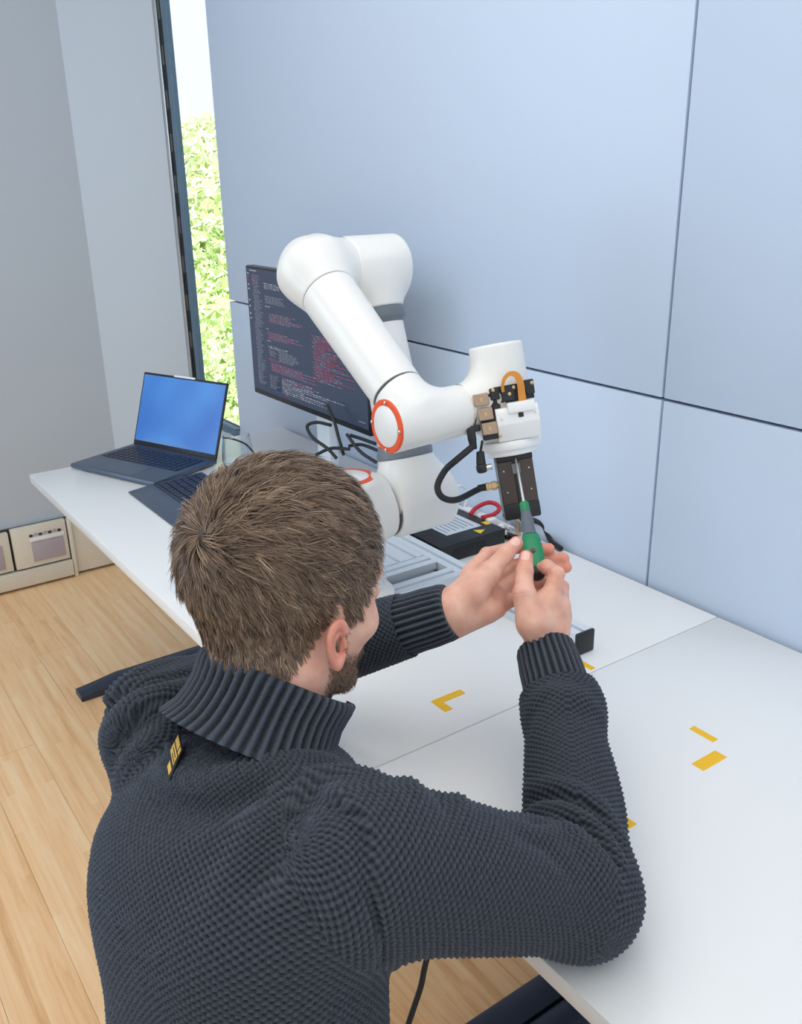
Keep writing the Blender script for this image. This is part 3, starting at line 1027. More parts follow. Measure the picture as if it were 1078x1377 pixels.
def f(P):
    a = cylf(P, (EL1[0] + 0.002, 0.3205, EL1[2]), (EL2[0], Y2 + 0.012, EL2[2]), 0.0525, 0.003)
    s = nrm(P - EL2.astype(np.float32)) - 0.0555
    c = cylf(P, EL2, EL2 + fa * 0.066, 0.0525, 0.003, 0.0475)
    return smin(smin(a, s, 0.02), c, 0.035)


sdf_part('elbow_bend', f, EL2 + np.array([-0.075, -0.075, -0.11]), EL2 + np.array([0.12, 0.09, 0.075]), M['robot'])
G().lathe(EL2 + fa * 0.0655, fa, [(0.0474, 0), (0.0474, 0.002)], 48).obj('seam_ring', M['seam'], rob)
WS = FL - 0.062
G().lathe(EL2 + fa * 0.067, fa, [(0.0474, 0), (0.0476, 0.004), (0.0425, WS - 0.067 - 0.003), (0.0422, WS - 0.067)], 56).obj('forearm', M['robot'], rob)
G().lathe(EL2 + fa * (WS - 0.0005), fa, [(0.0423, 0), (0.0423, 0.0018)], 48).obj('seam_ring', M['seam'], rob)


# first wrist joint with its side cap
W2 = np.array([WR[0] + 0.012, Y3, 1.187])
C1 = np.array([WR[0], Y2 - 0.055, WR[2]])


def f(P):
    a = cylf(P, EL2 + fa * (WS + 0.0005), WR, 0.0422, 0.003, 0.0415)
    c = cylf(P, C1, (WR[0] + 0.003, 0.336, WR[2] + 0.004), 0.0415, 0.004, 0.0395)
    return smin(a, c, 0.022)


sdf_part('wrist_joint', f, WR + np.array([-0.13, -0.08, -0.075]), WR + np.array([0.075, 0.10, 0.12]), M['robot'])
G().lathe(C1 + YD * 0.001, -YD, [(0.0405, 0), (0.0405, 0.003), (0.039, 0.0042), (0.0315, 0.0042), (0.0315, 0)], 56).obj('orange_ring', M['orange'], rob)
G().lathe(C1 + YD * 0.001, -YD, [(0.0313, 0), (0.0313, 0.0045), (0.029, 0.006), (0.0, 0.0066)], 56).obj('joint_cap', M['robot_cap'], rob)
for a in (90, 0, 180, 270):
    c, s = math.cos(math.radians(a)), math.sin(math.radians(a))
    G().lathe(C1 + np.array([c * 0.036, -0.003, s * 0.036]), -YD, [(0.0028, 0), (0.0028, 0.0022), (0.002, 0.0027)], 12).obj('cap_screw', M['steel'], rob)
G().lathe((WR[0] + 0.003, 0.3352, WR[2] + 0.004), YD, [(0.0396, 0), (0.0396, 0.0018)], 48).obj('seam_ring', M['seam'], rob)

# second wrist joint: leaning barrel
TT = np.array([-0.187, Y3, 1.262])
TD = np.array([-0.111, Y3, 0.993]) - TT; TL = np.linalg.norm(TD); TD /= TL
UPT = -TD
NF = np.array([0.84, -0.54, 0]); NF -= TD * NF.dot(TD); NF /= np.linalg.norm(NF)
WF = np.cross(UPT, NF)


def tl(w, n, s):
    """tool frame: w to the right, n towards the front, s down the tool axis."""
    return TT + WF * w + NF * n + TD * s


TA = (WF, NF, UPT)


def f(P):
    a = cylf(P, tl(0, 0, 0), tl(0, 0, 0.150), 0.0425, 0.004)
    c = cylf(P, (WR[0] + 0.004, 0.337, WR[2] + 0.004), W2, 0.0385, 0.003, 0.036)
    return smin(a, c, 0.035)


sdf_part('wrist_barrel', f, TT + np.array([-0.075, -0.09, -0.17]), TT + np.array([0.10, 0.06, 0.02]), M['robot'])
# flange discs
G().lathe(tl(0, 0, 0.150), TD, [(0.0425, 0), (0.0475, 0.001), (0.0485, 0.003), (0.0485, 0.012), (0.047, 0.014), (0.040, 0.0145), (0.040, 0.022), (0.038, 0.024), (0.0, 0.0245)], 56).obj('tool_flange', M['robot_cap'], rob)
# camera mount
g = G()
poly = [(0.02, -0.098), (0.054, -0.098), (0.058, -0.104), (0.058, -0.124), (0.047, -0.150), (0.02, -0.150)]
g.prism(poly, tl(0.011, 0, 0), (NF, UPT, WF), 0.066, 0.0015)
g.obj('camera_mount', M['robot_cap'], rob)
G().box(tl(0.018, 0.058, 0.100), (0.042, 0.010, 0.016), TA, 0.0015).obj('mount_bar', M['robot_cap'], rob)
G().box(tl(0.016, 0.0585, 0.1125), (0.008, 0.002, 0.007), TA, 0.0008, 1).obj('mount_notch', M['black'], rob)
for w_, s_ in ((-0.014, 0.115), (0.038, 0.113), (0.036, 0.094)):
    G().lathe(tl(w_, 0.0578, s_), NF, [(0.002, 0), (0.002, 0.0008), (0.001, 0.001)], 10).obj('screw', M['steel'], rob)
# stacked camera boards and their plugs
G().box(tl(-0.030, 0.042, 0.108), (0.030, 0.014, 0.070), TA, 0.001, 1).obj('circuit_board', M['black'], rob)
G().box(tl(0.012, 0.040, 0.078), (0.060, 0.016, 0.026), TA, 0.001, 1).obj('circuit_board', M['black'], rob)
for k in range(3):
    c_ = tl(-0.040 + 0.003 * k, 0.050, 0.080 + 0.0225 * k)
    tin = G().box(c_, (0.023, 0.020, 0.0185), TA, 0.0012, 1).obj('port', M['tin'], rob)
    G().box(c_ + NF * 0.010, (0.004, 0.001, 0.006), TA).obj('port_spring', M['brass'], tin)
for (w_, n_, s_, sx, sy, sz) in ((-0.018, 0.049, 0.075, 0.014, 0.008, 0.018), (0.002, 0.050, 0.078, 0.020, 0.010, 0.022), (0.036, 0.049, 0.073, 0.014, 0.010, 0.022), (-0.018, 0.049, 0.098, 0.012, 0.006, 0.016),
                                 (-0.020, 0.049, 0.125, 0.008, 0.006, 0.014)):
    G().box(tl(w_, n_, s_), (sx, sy, sz), TA, 0.001, 1).obj('camera_module', M['black'], rob)
for (w_, s_) in ((-0.020, 0.069), (0.004, 0.079), (0.040, 0.068), (-0.018, 0.123), (-0.020, 0.139), (0.012, 0.070)):
    G().lathe(tl(w_, 0.0535, s_), NF, [(0.0028, 0), (0.0028, 0.0018), (0.0018, 0.0024)], 12).obj('screw', M['brass'], rob)
for k in range(7):
    G().box(tl(-0.015 + 0.002 * k, 0.053, 0.088 + 0.0025 * (k % 4)), (0.002, 0.002, 0.0016), TA).obj('solder_pad', M['brass'], rob)
# amber flex ribbon
g = G()
rng_ = []
arc = [(-0.004, 0.052, 0.080), (-0.005, 0.058, 0.066), (0.000, 0.061, 0.054), (0.009, 0.062, 0.049), (0.018, 0.062, 0.053), (0.022, 0.061, 0.066), (0.022, 0.057, 0.084), (0.022, 0.056, 0.092)]
P = catmull([tl(*q) for q in arc], 6)
Tn = np.gradient(P, axis=0); Tn /= np.linalg.norm(Tn, axis=1)[:, None]
wid = np.interp(np.linspace(0, 1, len(P)), [0, 0.35, 0.6, 1], [0.004, 0.006, 0.010, 0.012])
for i in range(len(P)):
    sd = np.cross(NF, Tn[i]); sd = sd / np.linalg.norm(sd)
    nn = np.cross(Tn[i], sd)
    a = sd * wid[i] / 2; t_ = nn * 0.0004
    rng_.append([P[i] - a - t_, P[i] + a - t_, P[i] + a + t_, P[i] - a + t_])
g.rings(rng_)
g.obj('flex_ribbon', M['flex'], rob)
# gripper
GB = 0.174
g = G().box(tl(0.0, 0.0, GB + 0.050), (0.056, 0.040, 0.1), TA, 0.002)
gr = g.obj('gripper_body', M['gripper'], rob)
for w_ in (-0.0158, 0.0158):
    G().box(tl(w_, 0.0207, GB + 0.043), (0.0235, 0.003, 0.068), TA, 0.001, 1).obj('gripper_plate', M['gripper'], gr)
G().box(tl(0.0, 0.0200, GB + 0.045), (0.007, 0.003, 0.086), TA).obj('gripper_slot', M['black'], gr)
G().box(tl(0.0, 0.0225, GB + 0.022), (0.013, 0.004, 0.016), TA, 0.001, 1).obj('slide_block', M['seam'], gr)
G().box(tl(0.0, 0.0, GB + 0.090), (0.0575, 0.042, 0.026), TA, 0.003).obj('gripper_foot', M['black'], gr)
G().box(tl(0.0, 0.0, GB + 0.005), (0.0575, 0.042, 0.010), TA, 0.002).obj('gripper_head', M['black'], gr)
G().box(tl(-0.0288, 0.004, GB + 0.05), (0.002, 0.030, 0.085), TA, 0.0008, 1).obj('side_plate', M['robot_grey'], gr)
for w_, s_ in ((-0.020, 0.024), (0.020, 0.024), (-0.019, 0.058), (0.019, 0.058)):
    G().lathe(tl(w_, 0.0218, GB + s_), NF, [(0.0012, 0), (0.0012, 0.0006), (0.0008, 0.0008)], 10).obj('screw', M['steel'], gr)
# brass fitting and black cable up to the camera plug
G().lathe(tl(-0.029, 0.004, GB + 0.045), -WF, [(0.0055, 0), (0.0055, 0.004), (0.0075, 0.0045), (0.0075, 0.012), (0.006, 0.0125), (0.006, 0.017), (0.0072, 0.0175), (0.0072, 0.021)], 6).obj('cable_fitting', M['brass'], rob)
pf = tl(-0.050, 0.004, GB + 0.045)
pc = tl(-0.0625, 0.046, 0.126)
G().tube([pf, pf - WF * 0.014 + TD * 0.002, at(614, 672, 1.41), at(595, 669, 1.40), at(588, 654, 1.40), at(598, 633, 1.40), at(613, 619, 1.39), pc + TD * 0.022], 0.0052, 12, 8).obj('tool_cable', M['rubber'], rob)
G().cyl(pf, pf - WF * 0.013, 0.0062, 0.0055, 14).obj('cable_sleeve', M['rubber'], rob)
G().box(pc + TD * 0.004, (0.013, 0.013, 0.024), TA, 0.003).box(pc + WF * 0.007 - TD * 0.004, (0.016, 0.012, 0.010), TA, 0.002).obj('angled_plug', M['black'], rob)
G().cyl(pc + TD * 0.012, pc + TD * 0.027, 0.0062, 0.0055, 14).obj('cable_sleeve', M['rubber'], rob)
q0 = tl(-0.047, 0.044, 0.142)
G().tube([q0, q0 + TD * 0.009 - WF * 0.003, q0 + TD * 0.017 - WF * 0.006], 0.002, 8, 5).obj('pigtail', M['rubber'], rob)
q1 = q0 + TD * 0.016 - WF * 0.006
G().cyl(q1, q1 + TD * 0.020 - WF * 0.002, 0.0062, 0.0075, 16, 0.001).box(q1 + TD * 0.026 - WF * 0.002, (0.017, 0.014, 0.016), TA, 0.005).obj('angled_plug', M['black'], rob)
G().cyl(q1 + TD * 0.027 + WF * 0.004, q1 + TD * 0.026 + WF * 0.014, 0.0050, 0.0050, 14, 0.0006).obj('plug_tip', M['steel'], rob)

# ================================================================== THE MAN
def unit(v):
    v = np.array(v, float)
    return v / np.linalg.norm(v)


SK = {}
SK['pelvis'] = np.array([0.318, -0.355, 0.53])
SK['neck'] = np.array([0.166, -0.190, 1.03])
FWD = unit((-0.22, 0.975, 0)); RGT = np.array([FWD[1], -FWD[0], 0])
SPD = unit(SK['neck'] - SK['pelvis'])
TF = unit(FWD - SPD * FWD.dot(SPD))
TR = np.cross(TF, SPD)
S_R = np.array([0.338, -0.196, 0.944]); S_L = np.array([0.038, -0.258, 0.938])
E_R = np.array([0.379, 0.047, 0.803])
F_R = at(757, 955, 1.165); E_L = np.array([-0.14, -0.01, 0.862])
W_R = at(736, 884, 1.215); W_L = at(592, 826, 1.215)

man = thing('person', (0.25, -0.3, 0.0), 'man with short brown hair in a dark knitted sweater, seen from behind holding a screwdriver', 'person')

# ---- torso as a lofted section along the spine
TS = np.array([-0.06, 0.0, 0.12, 0.25, 0.34, 0.40, 0.435, 0.465, 0.490, 0.515, 0.55])
TAa = np.array([0.170, 0.170, 0.162, 0.158, 0.168, 0.174, 0.158, 0.124, 0.090, 0.068, 0.060])
TBb = np.array([0.118, 0.120, 0.112, 0.112, 0.116, 0.112, 0.100, 0.088, 0.074, 0.062, 0.056])
ss = np.linspace(-0.06, 0.55, 400)
_k = np.exp(-0.5 * (np.arange(-20, 21) / 9.0) ** 2); _k /= _k.sum()
aa = np.convolve(np.pad(np.interp(ss, TS, TAa), 20, mode='edge'), _k, 'valid')
bb_ = np.convolve(np.pad(np.interp(ss, TS, TBb), 20, mode='edge'), _k, 'valid')
arcA = np.concatenate([[0], np.cumsum(np.sqrt(np.diff(ss) ** 2 + np.diff(aa) ** 2))])
arcB = np.concatenate([[0], np.cumsum(np.sqrt(np.diff(ss) ** 2 + np.diff(bb_) ** 2))])


def torso_local(P):
    q = P - SK['pelvis'].astype(np.float32)
    return q @ TR.astype(np.float32), q @ TF.astype(np.float32), q @ SPD.astype(np.float32)


def torso_f(P):
    x, y, s = torso_local(P)
    y = y + 0.035 * np.exp(-((s - 0.36) / 0.12) ** 2) - 0.012     # rounded upper back
    a = np.interp(s, ss, aa); b = np.interp(s, ss, bb_)
    n = 2.35
    r = ((np.abs(x) / a) ** n + (np.abs(y) / b) ** n) ** (1 / n)
    d = (r - 1) * np.minimum(a, b) * 0.92
    return smax(smax(d, s - 0.500, 0.02), -0.055 - s, 0.02)


def arm_parts(S, E, W, ru, re, rf, rw):
    return [(S, E, ru, re), (E, W, rf, rw)]


ARM = {'R': [(S_R, E_R, 0.077, 0.058), (E_R, F_R, 0.061, 0.047), (F_R, W_R, 0.047, 0.041)], 'L': arm_parts(S_L, E_L, W_L, 0.070, 0.058, 0.056, 0.040)}
# the elbow carries a bulge of cloth
RIDGES = []


def ridges_f(P, d):
    m = np.abs(d) < 0.05
    if not m.any():
        return d
    idx = np.nonzero(m)[0]
    Q = P[idx]
    add = np.zeros(len(idx), np.float32)
    for pts, w, amp in RIDGES:
        lo_, hi_ = pts.min(0) - 3 * w, pts.max(0) + 3 * w
        k = np.nonzero((Q[:, 0] > lo_[0]) & (Q[:, 0] < hi_[0]))[0]
        k = k[(Q[k, 1] > lo_[1]) & (Q[k, 1] < hi_[1])]
        k = k[(Q[k, 2] > lo_[2]) & (Q[k, 2] < hi_[2])]
        if not len(k):
            continue
        q = Q[k]
        best = np.full(len(q), 9.0, np.float32); tb = np.zeros(len(q), np.float32)
        n = len(pts) - 1
        for i in range(n):
            a = pts[i].astype(np.float32); ba = pts[i + 1].astype(np.float32) - a
            t = np.clip(((q - a) @ ba) / max(float(ba @ ba), 1e-9), 0, 1)
            dd = nrm(q - a - t[:, None] * ba)
            u = dd < best
            best = np.where(u, dd, best); tb = np.where(u, (i + t) / n, tb)
        add[k] += amp * np.exp(-(best / w) ** 2) * np.sin(np.pi * np.clip(tb * 0.9 + 0.05, 0, 1)) ** 0.6
    out = d.copy()
    out[idx] -= add
    return out


def base_sweater(P):
    d = torso_f(P)
    for k in ('R', 'L'):
        arm = None
        for a, b, r1, r2 in ARM[k]:
            u = rcone(P, a, b, r1, r2)
            arm = u if arm is None else smin(arm, u, 0.030)
        d = smin(d, arm, 0.035)
    # flat where the elbow rests on the desk
    return d


def hit(px, py, f=None, d0=0.45, d1=1.5):
    """first surface point of the man along the ray through a pixel"""
    f = f or base_sweater
    ts = np.linspace(d0, d1, 700)
    P = np.array([at(px, py, t) for t in ts], np.float32)
    v = f(P)
    i = np.argmax(v < 0)
    return P[i].astype(float) if v[i] < 0 else P[np.argmin(v)].astype(float)


def ridge(pixels, w, amp):
    RIDGES.append((catmull([hit(*p) for p in pixels], 5), w, amp))


# drape below the collar and over the shoulder blades
ridge([(216, 1030), (226, 1048), (271, 1056), (322, 1042), (394, 1024), (440, 1024)], 0.013, 0.0170)
ridge([(206, 1050), (232, 1082), (290, 1092), (345, 1070), (376, 1050)], 0.013, -0.0130)
ridge([(400, 1030), (356, 1086), (322, 1150), (290, 1200)], 0.012, 0.0120)
ridge([(432, 1056), (395, 1110), (360, 1170), (330, 1220)], 0.014, -0.0090)
ridge([(500, 1040), (455, 1040), (415, 1048), (385, 1085)], 0.011, 0.0110)
ridge([(420, 1069), (455, 1086), (484, 1112), (497, 1201), (514, 1291)], 0.006, -0.0100)
ridge([(440, 1060), (470, 1075), (500, 1110)], 0.010, 0.0080)
ridge([(136, 945), (150, 930), (185, 903), (241, 881)], 0.010, 0.0130)
ridge([(134, 967), (177, 926), (222, 910), (262, 904)], 0.008, -0.0140)
ridge([(140, 995), (177, 947), (232, 928)], 0.010, 0.0130)
ridge([(150, 1020), (190, 970), (232, 950)], 0.009, -0.0110)
ridge([(160, 1050), (200, 1000), (226, 985)], 0.010, 0.0080)
ridge([(190, 1150), (290, 1130), (340, 1080)], 0.020, 0.0045)
ridge([(250, 1250), (330, 1215), (420, 1190)], 0.022, 0.0050)
ridge([(200, 1330), (300, 1300), (430, 1280)], 0.024, 0.0050)
ridge([(440, 1200), (470, 1260), (500, 1300)], 0.014, 0.0050)
# sleeve creases
ridge([(548, 1046), (556, 1062), (560, 1082)], 0.011, 0.0084)
ridge([(582, 1060), (590, 1072), (596, 1090)], 0.006, -0.0070)
ridge([(614, 1072), (622, 1084), (624, 1100)], 0.009, 0.0084)
for k, (a, b) in enumerate(((0, 0.009), (16, -0.008), (30, 0.009), (46, -0.007), (60, 0.007))):
    ridge([(708 + 0.2 * a, 1062 + a), (760, 1058 + a), (806, 1084 + a * 1.1), (838, 1130 + a * 1.2)], 0.0085, b * 1.3)
ridge([(700, 1098), (746, 1110), (785, 1140), (815, 1190)], 0.012, 0.0098)
ridge([(690, 1120), (735, 1140), (770, 1180)], 0.010, -0.0070)
ridge([(716, 1000), (735, 960), (775, 940), (808, 965)], 0.012, 0.0070)
ridge([(714, 950), (742, 932), (780, 935)], 0.012, 0.0098)
ridge([(828, 1010), (842, 1070), (850, 1120)], 0.010, 0.0056)


def sweater_f(P):
    d = ridges_f(P, base_sweater(P))
    # sleeves stop at the cuffs, neck stays open under the collar
    return d


def part_uv(V):
    """Knit coordinates (metres) for each vertex, by the piece of the sweater it belongs to."""
    dt = torso_f(V)
    best = dt.copy()
    x, y, s = torso_local(V)
    th = np.arctan2(x, -y)
    w = np.sin(th) ** 2
    v = np.interp(s, ss, arcA) * w + np.interp(s, ss, arcB) * (1 - w)
    U = np.stack([th * 0.148, v], 1)
    lab = np.zeros(len(V), int)
    pid = 1
    for k in ('R', 'L'):
        for j, (a, b, r1, r2) in enumerate(ARM[k]):
            d = rcone(V, a, b, r1, r2)
            L = np.linalg.norm(b - a); z = (b - a) / L
            xx, yy, zz = frame3(z, np.cross(z, np.array([0, 0, 1.0])))
            q = V - a
            th = np.arctan2(q @ xx, q @ yy)
            h = q @ zz
            off = sum(np.linalg.norm(q_[1] - q_[0]) for q_ in ARM[k][:j])
            m = d < best
            best = np.where(m, d, best)
            U[m] = np.stack([th * (0.068 if j == 0 else 0.052), h + off], 1)[m]
            lab[m] = pid
            pid += 1
    return U, lab


KU, KV = 0.0092, 0.0074


def knit(U):
    return np.cos(2 * np.pi * U[:, 0] / KU) * np.cos(2 * np.pi * U[:, 1] / KV)


def yarn_mat():
    m = bpy.data.materials.new('charcoal_knit')
    m.use_nodes = True
    nt = m.node_tree; L = nt.links.new
    b = nt.nodes['Principled BSDF']
    b.inputs['Roughness'].default_value = 0.85
    b.inputs['Specular IOR Level'].default_value = 0.25
    b.inputs['Sheen Weight'].default_value = 0.12
    b.inputs['Sheen Roughness'].default_value = 0.5
    b.inputs['Sheen Tint'].default_value = (0.7, 0.8, 1, 1)
    a = nt.nodes.new('ShaderNodeAttribute'); a.attribute_name = 'shaded_yarn'
    tc = nt.nodes.new('ShaderNodeTexCoord')
    n = nt.nodes.new('ShaderNodeTexNoise'); n.inputs['Scale'].default_value = 420; n.inputs['Detail'].default_value = 3
    L(tc.outputs['Object'], n.inputs['Vector'])
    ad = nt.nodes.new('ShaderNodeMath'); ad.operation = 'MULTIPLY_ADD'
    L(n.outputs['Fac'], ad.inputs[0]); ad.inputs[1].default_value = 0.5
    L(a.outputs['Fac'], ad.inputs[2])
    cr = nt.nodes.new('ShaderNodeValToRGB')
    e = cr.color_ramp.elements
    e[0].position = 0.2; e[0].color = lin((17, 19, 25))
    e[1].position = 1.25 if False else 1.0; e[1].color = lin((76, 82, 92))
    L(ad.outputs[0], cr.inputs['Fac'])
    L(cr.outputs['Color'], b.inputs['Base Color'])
    bp = nt.nodes.new('ShaderNodeBump'); bp.inputs['Strength'].default_value = 0.35; bp.inputs['Distance'].default_value = 0.0008
    L(n.outputs['Fac'], bp.inputs['Height'])
    L(bp.outputs['Normal'], b.inputs['Normal'])
    return m


M['shaded_yarn'] = yarn_mat()
HS = 0.0021
lo = np.array([-0.24, -0.52, 0.50]); hi = np.array([0.50, 0.32, 1.08])
V, F = surface(sweater_f, lo, hi, HS, 1)
# cut away what the cuffs and the collar cover
cutR = (V - W_R) @ unit(W_R - F_R) > -0.050
cutL = (V - W_L) @ unit(W_L - E_L) > -0.050
cutT = (V - SK['neck']) @ SPD > 0.008
keep = ~((cutR & (nrm(V - W_R.astype(np.float32)) < 0.09)) | (cutL & (nrm(V - W_L.astype(np.float32)) < 0.09)) | (cutT & (nrm(V - SK['neck'].astype(np.float32)) < 0.13)))
F = F[keep[F].all(1)]
used = np.zeros(len(V), bool); used[F.ravel()] = True
rm = np.cumsum(used) - 1
V = V[used]; F = rm[F]
N = vnormals(V, F)
U, lab = part_uv(V)
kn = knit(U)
V2 = V + N * (0.0023 * kn)[:, None]
sw = np_mesh('sweater', V2, F, M['shaded_yarn'], man)
sw.data.attributes.new('shaded_yarn', 'FLOAT', 'POINT').data.foreach_set('value', (0.34 + 0.34 * kn).astype(np.float32))  # shade painted into the colour: dark stitch gaps, light stitch tops


def rib_band(name, rings, nrib, amp, thick, parent, close=True, res=10):
    """rings: list of (centre, xaxis, yaxis, rx, ry, angle range); an outer ribbed skin with a turned edge and an inner skin."""
    cols = nrib * res
    rows = len(rings)
    Vs, tone = [], []
    for skin in (0, 1):
        for (c, xa, ya, rx, ry, a0, a1, fn) in (rings if skin == 0 else rings[::-1]):
            th = np.linspace(a0, a1, cols, endpoint=not close)
            ph = np.linspace(0, 2 * np.pi * nrib, cols, endpoint=not close)
            w = np.cos(ph)
            w = np.sign(w) * np.abs(w) ** 0.7
            edge = float(np.interp(len(Vs), [0, 1, rows - 5, rows - 2, rows - 1], [0.3, 1.0, 1.0, 0.3, 0.1])) if skin == 0 else 0
            r = (amp * edge * w if skin == 0 else -thick + 0 * w)
            if fn is not None:
                r = r + fn(th)
            Vs.append(c + np.outer(np.cos(th) * (rx + r), xa) + np.outer(np.sin(th) * (ry + r), ya))
            tone.append(0.34 + 0.30 * w)  # rib valleys carry painted shade, crests a lighter tone
    n = len(Vs)
    V = np.vstack(Vs); T = np.concatenate(tone)
    F = []
    idx = np.arange(cols)
    nx = (idx + 1) % cols
    if not close:
        idx, nx = idx[:-1], nx[:-1]
    for i in range(n - 1):
        F.append(np.stack([i * cols + idx, i * cols + nx, (i + 1) * cols + nx, (i + 1) * cols + idx], 1))
    if not close:
        # close the two open ends
        for j in (0, cols - 1):
            for i in range(rows - 1):
                F.append(np.array([[i * cols + j, (i + 1) * cols + j, (n - 2 - i) * cols + j, (n - 1 - i) * cols + j]]))
    o = np_mesh(name, V, np.vstack(F), M['shaded_yarn'], parent)
    o.data.attributes.new('shaded_yarn', 'FLOAT', 'POINT').data.foreach_set('value', T.astype(np.float32))
    return o


def cuff(E, W, r0, r1, name):
    z = unit(W - E)
    x, y, _ = frame3(z)
    rings = []
    prof = [(-0.066, r0 * 0.94), (-0.060, r0 * 1.02), (-0.052, r0), (-0.035, r0 * 0.97), (-0.015, (r0 + r1) / 2), (0.002, r1), (0.006, r1), (0.010, r1 * 0.997), (0.0135, r1 * 0.985), (0.0158, r1 * 0.96), (0.0162, r1 * 0.93)]
    for h, r in prof:
        rings.append((W + z * h, x, y, r, r, 0, 2 * np.pi, None))
    return rib_band('cuff', rings, 27, 0.0021, 0.0055, man)


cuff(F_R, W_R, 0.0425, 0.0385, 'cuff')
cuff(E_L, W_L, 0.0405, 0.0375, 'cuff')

# ---- head
HC = at(384, 776, 0.925)
HSC = 1.055
hp = math.radians(14)
HF = unit(unit((-0.13, 0.99, 0)) * math.cos(hp) - np.array([0, 0, 1]) * math.sin(hp))
HR = unit(np.cross(HF, (0, 0, 1)))
HU = np.cross(HR, HF)
HM = np.stack([HR, HF, HU], 0)          # rows: local axes in world


def hl(x, y, z):
    return HC + (HR * x + HF * y + HU * z) * HSC


def ear_f(q, sgn):
    """right or left ear in head-local coordinates"""
    e = (q - np.array([sgn * 0.078, 0.004, -0.040], np.float32)) * 1.40
    # ear plane: swung outwards at the back, tilted back at the top
    ca, sa = math.cos(math.radians(8)), math.sin(math.radians(8))
    x = e[:, 0] * sgn; y = e[:, 1]; z = e[:, 2]
    xn = x * ca + y * sa                 # outward normal of the ear plate
    yn = -x * sa + y * ca
    ct, st = math.cos(math.radians(14)), math.sin(math.radians(14))
    y2 = yn * ct + z * st; z2 = -yn * st + z * ct
    w = 0.0165 + 0.0045 * np.clip(z2 / 0.03, -1.6, 1)
    rr = np.sqrt((y2 / w) ** 2 + (z2 / 0.033) ** 2)
    plate = np.maximum((rr - 1) * 0.016, np.abs(xn - 0.004 - 0.25 * np.abs(y2) * 0) - 0.0028)
    rim = np.sqrt(((rr - 0.9) * 0.016) ** 2 + (xn - 0.009) ** 2) - 0.0036
    rim = np.where((y2 > 0.012) & (z2 < 0.010) & (z2 > -0.018), rim + 0.006, rim)
    lobe = np.sqrt((y2 - 0.003) ** 2 + (z2 + 0.030) ** 2 + ((xn - 0.004) * 1.5) ** 2) - 0.0085
    anti = np.sqrt((np.sqrt((y2 - 0.001) ** 2 + (z2 * 0.8 + 0.002) ** 2) - 0.0105) ** 2 + (xn - 0.005) ** 2) - 0.0030
    anti = np.where(y2 > 0.004, 9, anti)
    tragus = np.sqrt((y2 - 0.0145) ** 2 + ((z2 + 0.007) * 0.7) ** 2 + (xn - 0.004) ** 2) - 0.0055
    d = smin(smin(smin(smin(plate, rim, 0.004), lobe, 0.005), anti, 0.003), tragus, 0.004)
    hole = np.sqrt(((y2 - 0.006)) ** 2 + ((z2 + 0.003) * 0.6) ** 2 + ((xn - 0.006) * 0.7) ** 2) - 0.0072
    return smax(d, -hole, 0.003) / 1.40


NK = (SK['neck'] - HC) @ HM.T / HSC


def head_local(q):
    d = ell(q, (0, -0.012, 0.022), (0.0755, 0.0985, 0.088))
    d = smin(d, ell(q, (0, 0.034, -0.03), (0.062, 0.060, 0.085)), 0.03)
    d = smin(d, ell(q, (0, 0.03, -0.072), (0.052, 0.055, 0.048)), 0.025)
    d = smin(d, rcone(q, (0.052, 0.004, -0.078), (0.018, 0.076, -0.108), 0.015, 0.014), 0.02)
    d = smin(d, rcone(q, (-0.052, 0.004, -0.078), (-0.018, 0.076, -0.108), 0.015, 0.014), 0.02)
    d = smin(d, ell(q, (0, 0.080, -0.110), (0.022, 0.016, 0.016)), 0.018)
    d = smin(d, rcone(q, (0, 0.088, -0.012), (0, 0.110, -0.052), 0.009, 0.012), 0.012)       # nose
    d = smin(d, rcone(q, (-0.03, 0.084, 0.012), (0.03, 0.084, 0.012), 0.009, 0.009), 0.02)   # brow
    d = smin(d, rcone(q, (-0.02, 0.088, -0.080), (0.02, 0.088, -0.080), 0.007, 0.007), 0.012)
    for s in (-1, 1):
        d = smin(d, ell(q, (s * 0.045, 0.064, -0.036), (0.018, 0.018, 0.016)), 0.02)      # cheekbone
        d = smax(d, -(nrm(q - np.array([s * 0.031, 0.094, -0.010], np.float32)) - 0.011), 0.012)
        d = smin(d, nrm(q - np.array([s * 0.031, 0.081, -0.010], np.float32)) - 0.0125, 0.003)  # eye
        ea = ear_f(q, s)
        d = smin(d, ea, 0.006)
    # neck
    b = NK * 1.12 + np.array([0.002, 0.006, -0.02])
    d = smin(d, rcone(q, (0, -0.026, -0.045), b, 0.051, 0.050), 0.022)
    return d


def head_f(P):
    return head_local(((P - HC) @ HM.T / HSC).astype(np.float32)) * HSC


hb = [hl(x, y, z) for x in (-0.12, 0.12) for y in (-0.14, 0.14) for z in (-0.16, 0.13)] + [SK['neck'] - 0.09, SK['neck'] + 0.09]
hb = np.array(hb)
headV, headF = surface(head_f, hb.min(0), hb.max(0), 0.0018, 2)


# ---- hands: chains of joints given as (pixel x, pixel y, depth, radius)
def chain(spec):
    return [(at(p[0], p[1], p[2]), p[3]) for p in spec]


